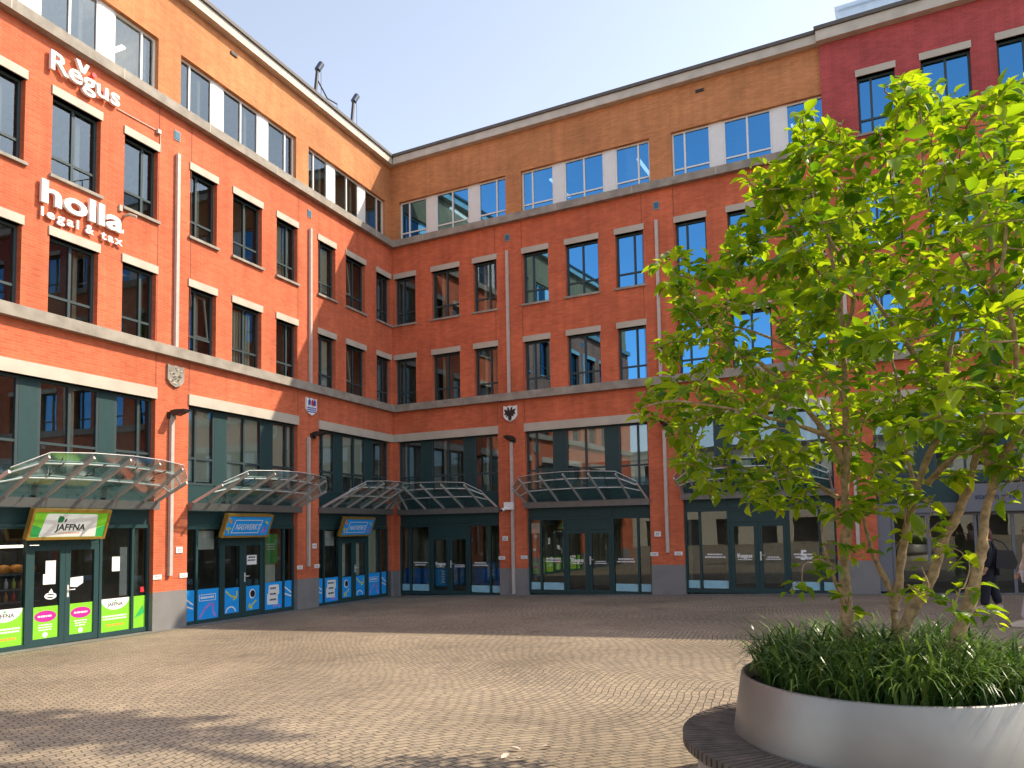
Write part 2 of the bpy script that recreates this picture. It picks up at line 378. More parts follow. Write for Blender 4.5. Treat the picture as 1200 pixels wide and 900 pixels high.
def wall(fr, x0, x1, y0, y1, holes, o=0.0, depth=.2):
    xs = sorted({x0, x1, *[h[0] for h in holes], *[h[1] for h in holes]}); ys = sorted({y0, y1, *[h[2] for h in holes], *[h[3] for h in holes]})
    xs = [x for x in xs if x0-1e-6 <= x <= x1+1e-6]; ys = [y for y in ys if y0-1e-6 <= y <= y1+1e-6]
    def open_(i, j):
        if i < 0 or j < 0 or i >= len(xs)-1 or j >= len(ys)-1: return None
        cx, cy = (xs[i]+xs[i+1])/2, (ys[j]+ys[j+1])/2
        return any(h[0] < cx < h[1] and h[2] < cy < h[3] for h in holes)
    mb = MB()
    for i in range(len(xs)-1):
        for j in range(len(ys)-1):
            if open_(i, j): continue
            a, b, c, d = xs[i], xs[i+1], ys[j], ys[j+1]
            mb.face([fr.p(a, c, o), fr.p(b, c, o), fr.p(b, d, o), fr.p(a, d, o)])
            if open_(i-1, j): mb.face([fr.p(a, c, o-depth), fr.p(a, c, o), fr.p(a, d, o), fr.p(a, d, o-depth)])
            if open_(i+1, j): mb.face([fr.p(b, c, o), fr.p(b, c, o-depth), fr.p(b, d, o-depth), fr.p(b, d, o)])
            if open_(i, j-1): mb.face([fr.p(a, c, o), fr.p(a, c, o-depth), fr.p(b, c, o-depth), fr.p(b, c, o)])
            if open_(i, j+1): mb.face([fr.p(a, d, o-depth), fr.p(a, d, o), fr.p(b, d, o), fr.p(b, d, o-depth)])
    return mb

BAY = 5.2
NA, NB = 4, 5
PW = [(.56, 1.50, 'L'), (2.12, 3.26, 'C'), (3.84, 4.76, 'Rr')]   # the three windows of a bay, from its pipe
def bay0(k): return -.38+BAY*k                                  # pipe position at the start of bay k
def opening(k): return (.2, 4.33) if k == 0 else (.15+BAY*k, .15+BAY*k+4.19)
def wins(k):
    out = []
    for a, b, t in PW:
        a, b = a+bay0(k), b+bay0(k)
        if k == 0 and t == 'L': a, b = .12, 1.04
        out.append((a, b, t))
    return out
def stripx(k): return (.27, 4.72) if k == 0 else (.12+BAY*k, .12+BAY*k+4.5)
RED_FROM = 14.86
Z1F0, Z1F1 = 3.55, 5.52
for w, n in ((WA, NA), (WB, NB)):
    end = BAY*n+.6 if w is WA else BAY*n+12
    holes, oholes = [], []
    for k in range(n):
        holes.append((*S(w, *opening(k)), -.4, Z1F1))
        for a, b, t in wins(k):
            holes.append((*S(w, a, b), 6.85, 8.52)); holes.append((*S(w, a, b), 9.80, 11.53))
            if w is WB and a > RED_FROM: holes.append((*S(w, a, b), 12.95, 14.6))
        if not (w is WB and k >= 3): oholes.append((*S(w, *stripx(k)), 12.93, 14.45))
    if w is WA:
        obj('red_wall', wall(w, *S(w, 0, end), -.4, 12.75, holes), M_red, BLD)
        obj('orange_wall', wall(w, *S(w, -.12, end), 12.7, 15.9, oholes, -.1), M_orange, BLD)
    else:
        obj('red_wall', wall(w, 0, end, -.4, 12.75, [h for h in holes if h[3] < 12.8]), M_red, BLD)
        obj('tall_red_wall', wall(w, RED_FROM, end, 12.75, 15.9, [h for h in holes if h[3] > 12.8]).raw(
            [w.p(RED_FROM, 12.9, 0), w.p(RED_FROM, 12.9, -.1), w.p(RED_FROM, 15.9, -.1), w.p(RED_FROM, 15.9, 0)], [(0, 1, 2, 3)]), M_crim, BLD)
        obj('orange_wall', wall(w, -.12, RED_FROM, 12.7, 15.9, oholes, -.1), M_orange, BLD)
    # stone bands
    e2 = RED_FROM-.06 if w is WB else end
    st, dz = (.19, .002) if w is WB else (0, 0)
    c = MB(); c.box(w, *S(w, st, end), 6.60, 6.85+dz, -.02, .17); obj('string_course', c, M_course, BLD)
    c = MB(); c.box(w, *S(w, st, e2), 12.68, 12.92+dz, -.11, .19); obj('string_course', c, M_course, BLD)
    for x in [st+1.3+2.6*i for i in range(int(e2/2.6))]:      # white joints in the upper band
        c = MB(); c.box(w, *S(w, x, x+.03), 12.69, 12.925+dz, .10, .194); obj('band_joint', c, M_lintel, BLD)
    st, dz = (.17, .002) if w is WB else (-.1, 0)
    c = MB(); c.box(w, *S(w, st, e2), 15.84, 16.10+dz, -.12, .12); obj('cornice', c, M_stone, BLD)
    c = MB(); c.box(w, *S(w, st, e2), 16.103, 16.20+dz, -.14, .18); obj('coping', c, M_coping, BLD)
    if w is WB:
        c = MB(); c.box(w, RED_FROM-.06, end, 15.82, 16.12, -.1, .24); obj('cornice', c, M_stone, BLD)
        c = MB(); c.box(w, RED_FROM-.1, end, 16.123, 16.23, -.12, .30); obj('coping', c, M_coping, BLD)
    # plinths and expansion joints on the piers
    for k in range(n+1):
        if k == 0: a, b = 0, .2
        elif k == n: a, b = opening(k-1)[1], opening(k-1)[1]+1.0
        else: a, b = opening(k-1)[1], opening(k)[0]
        s = (a+b)/2; zt = G(w, s)+.885
        c = MB(); x0, x1 = S(w, a, b)
        c.box(w, x0-.004 if a > 0 else x0, x1+.004, -.4, zt, -.21, .006); obj('plinth', c, M_plinth, BLD)
        if k:
            for x in (a, b):
                c = MB(); c.box(w, X(w, x)-.008, X(w, x)+.008, 5.85, 6.59, 0, .003); c.box(w, X(w, x)-.008, X(w, x)+.008, 6.86, 12.67, 0, .003)
                obj('expansion_joint', c, M_joint, BLD)
    for k in range(1, n):                                      # pipes and vents
        s = bay0(k); px = X(w, s)
        c = MB(); c.box(w, px-.045, px+.045, 6.86, 11.72, .02, .10); obj('downpipe', c, M_pipe, BLD)
        off = .14 if w is WA else .05
        c = MB(); zb = G(w, s)+(1.25 if not (w is WB and k == 1) else .05)
        c.box(w, px+(off if w is WB else -off+.05)-.045-.0, px+(off if w is WB else -off+.05)+.045, zb, 5.2, .02, .10); obj('downpipe', c, M_pipe, BLD)
        c = MB(); c.box(w, px-.09, px+.09, 12.08, 12.32, 0, .02); c.box(w, px-.07, px+.07, 12.11, 12.29, .021, .03, 1)
        obj('vent', c, [plain('vent_rim', (.20, .30, .34, 1), .5), plain('vent_blue', (.02, .13, .22, 1), .5)], BLD)
    # vent slot up under the cornice
    c = MB(); c.box(w, X(w, 8.0 if w is WA else 11.45)-.12, X(w, 8.0 if w is WA else 11.45)+.12, 15.48, 15.56, -.1, -.06); obj('overflow_slot', c, M_black, BLD)

# windows: each window > frame, pane, lintel, sill, blind
def casement(fr, x0, x1, y0, y1, mull, transom, o, mat, gl, fwid=.06, parent=None, panels=(), pmat=None):
    """frame bars with verticals at mull and a transom, plus one pane"""
    f = MB(); d0, d1 = o-.035, o+.035
    f.box(fr, x0, x0+fwid, y0, y1, d0, d1); f.box(fr, x1-fwid, x1, y0, y1, d0, d1)
    f.box(fr, x0+fwid, x1-fwid, y0, y0+fwid, d0, d1-.004); f.box(fr, x0+fwid, x1-fwid, y1-fwid, y1, d0, d1-.004)
    for q in mull: f.box(fr, q-fwid/2, q+fwid/2, y0+fwid, y1-fwid, d0, d1-.002)
    if transom:
        cuts = [x0+fwid]+[c for q in sorted(mull) for c in (q-fwid/2, q+fwid/2)]+[x1-fwid]
        for i in range(0, len(cuts), 2): f.box(fr, cuts[i], cuts[i+1], transom-fwid*.45, transom+fwid*.45, d0, d1-.006)
    return f
def window(w, a, b, y0, y1, t, o=-.17, lint=True, sill=True, blind=None, gl=None, open_=False):
    x0, x1 = S(w, a, b)
    fr = w.at(0, 0)
    t_ = t
    if t != 'C' and w is WA: t_ = {'L': 'Rr', 'Rr': 'L'}[t]
    mu = {'L': x0+(x1-x0)*.36, 'C': (x0+x1)/2, 'Rr': x0+(x1-x0)*.64}[t_]
    wn = thing('window', w.p((x0+x1)/2, y0, o), None, None); wn.parent = BLD
    f = casement(fr, x0, x1, y0, y1, [mu], y0+(y1-y0)*.27, o, M_frame, gl)
    obj('frame', f, M_frame, wn)
    g = MB(); g.face([fr.p(x0, y0, o), fr.p(x1, y0, o), fr.p(x1, y1, o), fr.p(x0, y1, o)]); obj('pane', g, gl or M_glassU, wn)
    if open_:                                                  # one sash tilted ajar
        g = MB(); xa, xb = (mu+.03, x1-.06) if (x1-mu) > (mu-x0) else (x0+.06, mu-.03)
        tf = Fr(fr.p(xa, y0+(y1-y0)*.3, o-.04), fr.x, (fr.y*1.0-fr.z*.12).normalized(), fr.z)
        hh = (y1-y0)*.68
        for q in ((0, .05, 0, hh), (xb-xa-.05, xb-xa, 0, hh), (.05, xb-xa-.05, 0, .05), (.05, xb-xa-.05, hh-.05, hh)): g.box(tf, *q, -.02, .02)
        obj('tilted_sash', g, M_white, wn)
    if lint:
        g = MB(); g.box(fr, x0-.03, x1+.03, y1, y1+.19, -.15, .035); obj('lintel', g, M_lintel, wn)
    if sill:
        g = MB(); g.box(fr, x0-.05, x1+.05, y0-.06, y0+.005, -.12, .07); obj('sill', g, M_course, wn)
    if blind:
        g = MB()
        if blind == 'slats':
            n = int((x1-x0)/.11)
            for i in range(n):
                if rnd.random() < .9: g.box(fr, x0+.06+i*.11, x0+.06+i*.11+.085, y0+.1, y1-.08, o-.16, o-.15)
        else: g.box(fr, x0+.06, x1-.06, y0+(y1-y0)*(1-blind), y1-.06, o-.14, o-.13)
        obj('blind', g, M_blind, wn)
    return wn

for w, n in ((WA, NA), (WB, NB)):
    for k in range(n):
        for i, (a, b, t) in enumerate(wins(k)):
            bl2 = bl3 = None; op2 = False
            if w is WA:
                bl2 = {(1, 1): 'slats', (1, 0): None, (0, 2): .9, (2, 1): None}.get((k, i)); bl3 = {(1, 0): 'slats', (0, 2): .85, (2, 0): None}.get((k, i))
                op2 = (k, i) in ((0, 1), (1, 2))
            else:
                bl2 = {(0, 2): None, (1, 1): None}.get((k, i)); bl3 = {(2, 0): .5, (2, 1): .35}.get((k, i))
            gl = M_glassB if (w is WB and k >= 1) else M_glassA if w is WA else M_glassU
            window(w, a, b, 6.85, 8.52, t, sill=False, blind=bl2, gl=gl, open_=op2)
            window(w, a, b, 9.80, 11.53, t, blind=bl3, gl=gl, open_=(w is WA and (k, i) == (0, 1)))
            if w is WB and a > RED_FROM: window(w, a, b, 12.95, 14.6, t, gl=gl)
        # top storey strip: white frames, white panels between three units
        if not (w is WB and k >= 3):
            a, b = stripx(k); T = b-a
            for (p, q, ms, pan) in ((0, 1.18, [.39], None), (1.18, 1.56, [], 1), (1.56, 2.96, [2.26], None), (2.96, 3.34, [], 1), (3.34, T, [T-.39], None)):
                x0, x1 = S(w, a+p, a+q)
                if pan:
                    g = MB(); g.box(w, x0+.001, x1-.001, 12.93, 14.45, -.3, -.2); obj('white_panel', g, M_white, BLD); continue
                wn = thing('strip_window', w.p((x0+x1)/2, 12.93, -.25), None, None); wn.parent = BLD
                obj('frame', casement(w, x0, x1, 12.93, 14.45, [X(w, a+m) for m in ms], 13.28 if w is WB else None, -.25, None, None, .055), M_white, wn)
                g = MB(); g.face([w.p(x0, 12.93, -.25), w.p(x1, 12.93, -.25), w.p(x1, 14.45, -.25), w.p(x0, 14.45, -.25)]); obj('pane', g, M_glassB if w is WB else M_glassA, wn)
        # first floor ribbon behind the canopy
        a, b = opening(k); T = b-a; sc = T/4.19
        x0, x1 = S(w, a, b)
        g = MB(); g.box(w, x0-.02, x1+.02 if w is WB or k else x1, Z1F1, Z1F1+.27, -.19, .04)
        if k == 0: g = MB(); g.box(w, *S(w, .0 if w is WA else .045, b+.02), Z1F1, Z1F1+.27, -.19, .04)
        obj('ribbon_lintel', g, M_lintel, BLD)
        for (p, q, ms, pan) in ((0, 1.0, [.36], None), (1.0, 1.40, [], 1), (1.40, 2.79, [2.095], None), (2.79, 3.19, [], 1), (3.19, 4.19, [3.83], None)):
            xx0, xx1 = S(w, a+p*sc, a+q*sc)
            if pan:
                g = MB(); g.box(w, xx0+.001, xx1-.001, Z1F0, Z1F1, -.2, -.13); obj('green_panel', g, M_panel, BLD); continue
            wn = thing('ribbon_window', w.p((xx0+xx1)/2, Z1F0, -.17), None, None); wn.parent = BLD
            obj('frame', casement(w, xx0, xx1, Z1F0, Z1F1, [X(w, a+m*sc) for m in ms], 4.22, -.17, None, None, .06), M_frame, wn)
            g = MB(); g.face([w.p(xx0, Z1F0, -.17), w.p(xx1, Z1F0, -.17), w.p(xx1, Z1F1, -.17), w.p(xx0, Z1F1, -.17)]); obj('pane', g, M_glassU, wn)
            if (w is WA and k == 1) or (w is WB and k == 1 and p > 1) or (w is WA and k == 0 and p > 1):
                g = MB(); h = {0: .75, 1: 1.0}.get(k) if w is WA else .62
                g.box(w, xx0+.06, xx1-.06, Z1F1-(Z1F1-Z1F0)*h*.98+.06, Z1F1-.06, -.26, -.25); obj('blind', g, M_blind, wn)

# rooms behind the glass and the roof
for w, n in ((WA, NA), (WB, NB)):
    end = BAY*n+.6 if w is WA else BAY*n+12
    x0, x1 = S(w, .02, end-.02)
    g = MB()
    for z0, z1 in ((3.0, 3.4), (6.25, 6.62), (9.25, 9.55), (12.35, 12.7), (15.5, 15.9)): g.box(w, x0, x1, z0, z1, -11, -.4, 1)
    g.box(w, x0, x1, -1, 15.9, -11.4, -11); g.box(w, x0, x1, 0, 15.4, -5.2, -5.0)
    for k in range(0, 3*n+1): g.box(w, X(w, .02+k*BAY/3+.2)-.05, X(w, .02+k*BAY/3+.2)+.05, 3.41 if k % 3 else -1, 15.49, -5, -.45)
    g.box(w, x0, x1, -1.2, -.95 if w is WA else -.5, -5, -.25)
    for xe in (x0, x1): g.box(w, xe-.05, xe+.05, -1, 15.9, -11, -.26)
    obj('rooms', g, [M_room, M_ceil], BLD)

# ------------------------------------------------------------------ shopfronts
CUT = [0, .45, 1.28, 2.93, 3.75, 4.19]
def arrow(mb, fr, pts, r, z, m):           # flat ribbon along a polyline with an arrow head
    for (ax, ay), (bx, by) in zip(pts, pts[1:]):
        L = math.hypot(bx-ax, by-ay); nx, ny = -(by-ay)/L*r, (bx-ax)/L*r
        mb.poly(fr, [(ax-nx, ay-ny), (bx-nx, by-ny), (bx+nx, by+ny), (ax+nx, ay+ny)], z, z+.0006, m)
def disc(cx, cy, rx, ry, n=28, a0=0, a1=2*math.pi): return [(cx+rx*math.cos(a0+(a1-a0)*i/n), cy+ry*math.sin(a0+(a1-a0)*i/n)) for i in range(n if a1-a0 > 6.2 else n+1)]
def lines(mb, fr, cx, y, w, n, dy, h, z, m):  # rows of small illegible print
    for i in range(n):
        ww = w*(.75+.25*rnd.random()); x = cx-ww/2
        while x < cx+ww/2-.02:
            l = rnd.uniform(.03, .09); mb.box(fr, x, min(x+l, cx+ww/2), y-i*dy, y-i*dy+h, z, z+.0006, m); x += l+.012
VM = None
def shopfront(w, k, label, style):
    global VM
    a, b = opening(k); T = b-a; sc = T/4.19
    zg = G(w, (a+b)/2, .0)
    x0, x1 = S(w, a, b)
    def xr(p, q): return S(w, a+p*sc, a+q*sc)
    sf = thing('shopfront', w.p((x0+x1)/2, zg, -.17), label, 'shopfront', 'shopfronts between the brick piers')
    o = -.17; H, HD, TOP = zg+2.44, zg+2.04, Z1F0
    frm = MB(); f = .065
    for i, c in enumerate(CUT):
        x = X(w, a+c*sc); l = x-f/2 if 0 < i < 5 else (x if (x == x0) else x-f); frm.box(w, l, l+f, zg, H-f, o-.05, o+.05)
    frm.box(w, x0, x1, H-f, H+.02, o-.05, o+.052)
    for p, q in ((CUT[0], CUT[1]), (CUT[1], CUT[2]), (CUT[3], CUT[4]), (CUT[4], CUT[5])):
        xa, xb = xr(p, q); frm.box(w, xa+f/2, xb-f/2, zg+.001, zg+.10, o-.045, o+.045)
    obj('frame', frm, M_panel, sf)
    pn = MB()
    cs = [0, 1.28, 2.1, 2.93, 4.19]
    for i in range(4):
        xa, xb = xr(cs[i], cs[i+1]); pn.box(w, xa+.004, xb-.004, H+.025, TOP, o-.04, o+.02)
    obj('header_panel', pn, M_panel, sf)
    for p, q in ((CUT[0], CUT[1]), (CUT[1], CUT[2]), (CUT[3], CUT[4]), (CUT[4], CUT[5])):
        xa, xb = xr(p, q); g = MB(); g.face([w.p(xa+f/2, zg+.1, o), w.p(xb-f/2, zg+.1, o), w.p(xb-f/2, H-f, o), w.p(xa+f/2, H-f, o)]); obj('pane', g, M_glassS, sf)
    # double door
    xa, xb = xr(CUT[2], CUT[3]); xm = (xa+xb)/2
    g = MB(); g.box(w, xa+f/2, xb-f/2, HD+.005, H-f, o-.03, o+.03); obj('door_header', g, M_panel, sf)
    for side, (da, db) in enumerate(((xa+f/2+.004, xm-.003), (xm+.003, xb-f/2-.004))):
        d = MB(); q = .115
        d.box(w, da, da+q, zg+.015, HD, o-.03, o+.035); d.box(w, db-q, db, zg+.015, HD, o-.03, o+.035)
        d.box(w, da+q, db-q, zg+.015, zg+.16, o-.03, o+.033); d.box(w, da+q, db-q, HD-q, HD, o-.03, o+.033)
        dr = obj('door', d, M_panel, sf)
        g = MB(); g.face([w.p(da+q, zg+.16, o), w.p(db-q, zg+.16, o), w.p(db-q, HD-q, o), w.p(da+q, HD-q, o)]); obj('pane', g, M_glassS, dr)
        if side == 1:
            g = MB(); hx = da+.055; g.box(w, hx-.02, hx+.02, zg+.95, zg+1.2, o+.035, o+.05); g.tube([w.p(hx, zg+1.1, o+.05), w.p(hx, zg+1.1, o+.09), w.p(hx+.13, zg+1.1, o+.09)], .011); obj('handle', g, M_tube, dr)
        # door prints
        fr = w.at(0, 0, o+.004); dc = (da+db)/2; dw = db-da-2*q
        if style == 'food':
            g = MB(); g.box(fr, da+q, db-q, zg+.16, zg+.80, 0, .002); vi = obj('lime_vinyl', g, M_lime, dr)
            g = MB(); g.poly(fr, disc(dc, zg+.60, .235, .115), .002, .003, 0); lines(g, fr, dc, zg+.585, .36, 1, .05, .035, .0032, 1)
            lines(g, fr, dc, zg+.42, .34, 3, .05, .022, .0025, 1); g.poly(fr, disc(dc, zg+.23, .055, .055), .002, .003, 1)
            obj('door_print', g, [M_pink, M_wprint], dr)
            g = MB()
            if side == 0:
                g.box(fr, dc-.02, dc+.2, zg+1.42, zg+1.72, 0, .002); g.box(fr, dc-.07, dc+.2, zg+1.24, zg+1.45, .0022, .004); obj('notice', g, M_wprint, dr)
                g = MB(); ring = disc(dc+.1, zg+1.0, .13, .07); ri = disc(dc+.1, zg+1.0, .10, .045)
                for i in range(28): g.poly(fr, [ring[i], ring[(i+1) % 28], ri[(i+1) % 28], ri[i]], 0, .001)
                g.box(fr, dc+.0, dc+.2, zg+.98, zg+1.02, 0, .001); g.poly(fr, [(dc+.06, zg+1.08), (dc+.16, zg+1.06), (dc+.12, zg+1.15)], 0, .001); obj('door_emblem', g, M_wprint, dr)
            else:
                g.poly(fr, [(dc-.3, zg+1.16), (dc-.1, zg+1.14), (dc+.04, zg+1.22), (dc+.04, zg+1.36), (dc-.3, zg+1.34)], 0, .002); obj('notice', g, M_wprint, dr)
        if style == 'blue':
            g = MB(); g.box(fr, da+q, db-q, zg+.16, zg+.82, 0, .002); obj('blue_vinyl', g, M_blue, dr)
            g = MB()
            if side == 0 and w is WA and k == 1 or side == 1 and k == 0:
                arrow(g, fr, [(dc-.2, zg+.74), (dc-.02, zg+.6), (dc+.2, zg+.56)], .022, .002, 0); arrow(g, fr, [(dc+.06, zg+.5), (dc+.2, zg+.56), (dc+.2, zg+.72)], .022, .0022, 0)
                rg = disc(dc-.02, zg+.18, .17, .14, 14, 0, math.pi); arrow(g, fr, rg, .018, .002, 1)
            else:
                g.poly(fr, disc(dc, zg+.60, .12, .13), .002, .003, 1); g.poly(fr, disc(dc+.01, zg+.60, .095, .1, 9), .003, .004, 2)
                arrow(g, fr, [(dc+.16, zg+.42), (dc-.12, zg+.22)], .022, .002, 0); arrow(g, fr, [(dc-.1, zg+.35), (dc-.12, zg+.22), (dc+.02, zg+.22)], .022, .0022, 0)
            obj('door_print', g, [M_yel, M_wprint, M_black], dr)
            if side == 1 and k == 1:
                g = MB(); g.box(fr, dc-.22, dc+.16, zg+1.4, zg+1.66, 0, .002); obj('notice', g, M_wprint, dr)
                g = MB(); lines(g, fr, dc-.03, zg+1.58, .34, 2, .08, .04, .0022, 0); obj('notice_print', g, M_black, dr)
        if style == 'office':
            g = MB()
            if side == 0: g.text(fr, 'Regus', dc, zg+1.03, .16, 0, .002, 0, .006, .42, 'CENTER'); lines(g, fr, dc, zg+.96, .4, 1, .05, .025, 0, 0)
            else: lines(g, fr, dc, zg+1.03, .42, 2, .06, .028, 0, 0)
            obj('door_lettering', g, M_wprint, dr)
    fr = w.at(0, 0, o+.004)
    P = [xr(CUT[i], CUT[i+1]) for i in (0, 1, 3, 4)]
    if style == 'food':
        for j, (xa, xb) in enumerate(P):
            xa, xb = xa+f/2, xb-f/2; c = (xa+xb)/2
            g = MB(); g.box(fr, xa, xb, zg+.1, zg+.82, 0, .002); obj('lime_vinyl', g, M_lime, sf)
            if xb-xa > .6:
                g = MB(); r = min(.36, (xb-xa)/2-.02); g.poly(fr, disc(c, zg+.82, r, .25, 20, math.pi, 2*math.pi), .002, .003, 0)
                lines(g, fr, c, zg+.42, xb-xa-.1, 2, .06, .032, .0025, 0); lines(g, fr, c, zg+.22, xb-xa-.16, 1, .06, .04, .0025, 3)
                g.text(fr, 'JAFFNA', c, zg+.655, .11, .003, .001, 1, .002, .4, 'CENTER'); g.poly(fr, [(c-.03, zg+.76), (c+.03, zg+.74), (c+.02, zg+.80)], .003, .0042, 2); obj('vinyl_print', g, [M_wprint, M_black, M_green, M_orgp], sf)
            else:
                g = MB(); g.poly(fr, [(xa+.05, zg+.32), (xb-.05, zg+.42), (xb-.1, zg+.6), (c, zg+.5)], .002, .003); obj('vinyl_print', g, M_green, sf)
        xa, xb = xr(CUT[1], CUT[2]); c = (xa+xb)/2
        g = MB(); g.box(fr, c-.1, c+.1, zg+1.42, zg+1.74, 0, .002); obj('notice', g, M_wprint, sf)
        g = MB(); g.box(fr, xb-.28, xb-.09, zg+.86, zg+1.95, -.05, -.04); obj('white_post', g, M_wprint, sf)
        xa, xb = xr(CUT[0], CUT[1]); g = MB(); g.box(fr, xb-.2, xb-.1, zg+.9, zg+1.02, 0, .002); obj('red_sticker', g, M_redp, sf)
    if style == 'blue':
        for j, (xa, xb) in enumerate(P):
            xa, xb = xa+f/2, xb-f/2; c = (xa+xb)/2
            g = MB(); g.box(fr, xa, xb, zg+.1, zg+.86, 0, .002); obj('blue_vinyl', g, M_blue, sf)
            g = MB()
            left = (j == 2) if w is WA else (j == 1)
            if xb-xa > .6:
                if (left and k == 1) or (not left and k == 0):
                    for q in (0, 1):
                        for e in ((c-.28, c+.28, zg+.56+q*.15, zg+.575+q*.15),): g.box(fr, *e, .002, .003, 0)
                    for e in (c-.28, c+.265): g.box(fr, e, e+.015, zg+.575, zg+.71, .002, .003, 0)
                    lines(g, fr, c, zg+.62, .48, 1, .05, .05, .002, 0)
                    arrow(g, fr, [(c-.26, zg+.14), (c-.1, zg+.36), (c+.1, zg+.48), (c+.2, zg+.46), (c+.18, zg+.3), (c+.28, zg+.14)], .03, .002, 1)
                else:
                    g.poly(fr, [(c-.24, zg+.24), (c+.2, zg+.22), (c+.2, zg+.5), (c+.26, zg+.52), (c+.24, zg+.78), (c-.18, zg+.78), (c-.2, zg+.56), (c-.25, zg+.52)], .002, .003, 0)
                    lines(g, fr, c, zg+.66, .32, 3, .16, .05, .0035, 2); arrow(g, fr, [(c, zg+.16), (c+.2, zg+.22), (c+.3, zg+.14)], .025, .002, 1)
            else: arrow(g, fr, [(xa+.03, zg+.7), (xb-.04, zg+.5)], .02, .002, 0); arrow(g, fr, [(xa+.03, zg+.5), (xb-.04, zg+.4)], .02, .002, 0)
            obj('vinyl_print', g, [M_wprint, M_lil, M_black], sf)
        for j, (xa, xb) in enumerate(P):
            left = (j == 2) if w is WA else (j == 1)
            if xb-xa < .6: continue
            if left:
                g = MB(); g.box(w, xa+.09, xb-.09, zg+1.86, zg+2.34, o-.12, o-.11); obj('window_blind', g, M_wprint, sf)
            elif k == 1:
                g = MB(); g.box(w, xa+.05, xb-.2, zg+1.38, zg+2.22, o-.03, o-.025); obj('green_poster', g, M_green, sf)
                g = MB(); lines(g, w.at(0, 0, o-.02), (xa+xb-.15)/2, zg+1.92, .42, 3, .07, .03, 0, 0); obj('poster_print', g, M_wprint, sf)
                g = MB(); g.box(w, xa+.05, xb-.2, zg+.86, zg+1.37, o-.12, o-.11); obj('window_blind', g, M_blind, sf)
            else:
                g = MB(); g.box(w, xa+.05, xb-.1, zg+.86, zg+2.36, o-.12, o-.11); obj('window_blind', g, M_blind, sf)
        if k == 0:
            for da, db in ((xr(1.28, 2.1)), (xr(2.1, 2.93))):
                g = MB(); g.box(w, da+.2, db-.3, zg+.84, zg+1.92, o-.12, o-.11); obj('window_blind', g, M_blind, sf)
    if style == 'office':
        for j, (xa, xb) in enumerate(P):
            xa, xb = xa+f/2, xb-f/2; c = (xa+xb)/2
            g = MB(); g.box(fr, xa+.02, xb-.02, zg+.13, zg+.36, 0, .002); obj('frosted_strip', g, M_cyan, sf)
            if xb-xa > .6:
                g = MB(); lines(g, fr, c, zg+1.1, .6, 2, .08, .04, 0, 0); obj('window_lettering', g, M_wprint, sf)
        if k == 0:
            for j, (xa, xb) in enumerate(P):
                c = (xa+xb)/2
                g = MB(); g.box(w, xa+.1, xb-.12, zg+.37, zg+.92, o-.12, o-.11); obj('blue_poster', g, M_dblue, sf)
            da, db = xr(1.28, 2.1); g = MB(); g.box(w, da+.16, db-.12, zg+.3, zg+.9, o-.06, o-.05, 0); fr2 = w.at(0, 0, o-.048)
            for i in range(5): g.box(fr2, (da+db)/2+.02, (da+db)/2+.16, zg+.42+i*.09, zg+.48+i*.09, 0, .002, 1)
            obj('blue_poster', g, [M_blue, M_wprint], sf)
        if k == 1:
            xa, xb = P[0]; g = MB(); g.box(w, xa+.08, xb-.06, zg+1.95, zg+2.28, o-.02, o-.015); obj('notice', g, M_wprint, sf)
            g = MB(); g.box(w, xa+.08, xa+.28, zg+.62, zg+.98, o-.1, o-.08, 0); g.box(w, xa+.1, xa+.26, zg+.8, zg+.9, o-.079, o-.078, 1); obj('green_leaflet_rack', g, [M_lime, M_pink], sf)
        if k == 2:
            xa, xb = P[2]; c = (xa+xb)/2; g = MB(); g.text(fr, '5', c-.12, zg+.98, .36, 0, .002, 0, .015); lines(g, fr, c+.18, zg+.98, .3, 2, .1, .05, 0, 0); obj('big_digit', g, M_wprint, sf)
    # room behind: counters, columns and lamps glimpsed through the glass
    return sf
shopfront(WA, 2, 'green framed food shop with lime and magenta window vinyls in the sunlit wing', 'food')
shopfront(WA, 1, 'blue vinyl shopfront with a hanging green poster, beside the sunlit brick pier', 'blue')
shopfront(WA, 0, 'blue vinyl shopfront with pale blinds in the doors, nearest the inner corner in the shade', 'blue')
shopfront(WB, 0, 'dark office shopfront full of deep blue posters, at the inner corner of the shaded wing', 'office')
shopfront(WB, 1, 'dark office shopfront with a white notice and lime leaflet rack in its narrow side pane', 'office')
shopfront(WB, 2, 'dark office shopfront with a big white 5 on its glass, half behind the tree leaves', 'office')
shopfront(WA, 3, 'plain green framed shopfront next to the food shop, away from the corner', 'plain')

# entrance portal in the fourth bay of the shaded wing
a, b = opening(3); zg = G(WB, 18.0)
pt = thing('entrance_portal', WB.p((a+b)/2, zg, 0), 'grey framed entrance with dark glass doors behind the leaning tree trunk', 'entrance')
g = MB(); g.box(WB, 17.66, b, zg+2.05, zg+2.75, -.17, .12); g.box(WB, a, 17.655, zg+2.05, zg+2.3, -.17, -.05); g.box(WB, a, a+.32, zg+.0, zg+2.045, -.17, -.06); obj('fascia', g, M_portal, pt)
g = MB()
for x in (a+.33, 16.9, 17.95, 18.05, 18.75, 19.5, b-.08): g.box(WB, x, x+.07, zg, zg+2.04, -.2, -.1)
g.box(WB, a+.33, b, zg+1.97, zg+2.043, -.195, -.105)
obj('frame', g, M_portal, pt)
for x0, x1 in ((a+.4, 16.9), (16.97, 17.95), (18.13, 18.75), (18.83, 19.5), (19.58, b-.08)):
    g = MB(); g.face([WB.p(x0, zg, -.15), WB.p(x1, zg, -.15), WB.p(x1, zg+2.04, -.15), WB.p(x0, zg+2.04, -.15)]); obj('pane', g, M_glassS, pt)
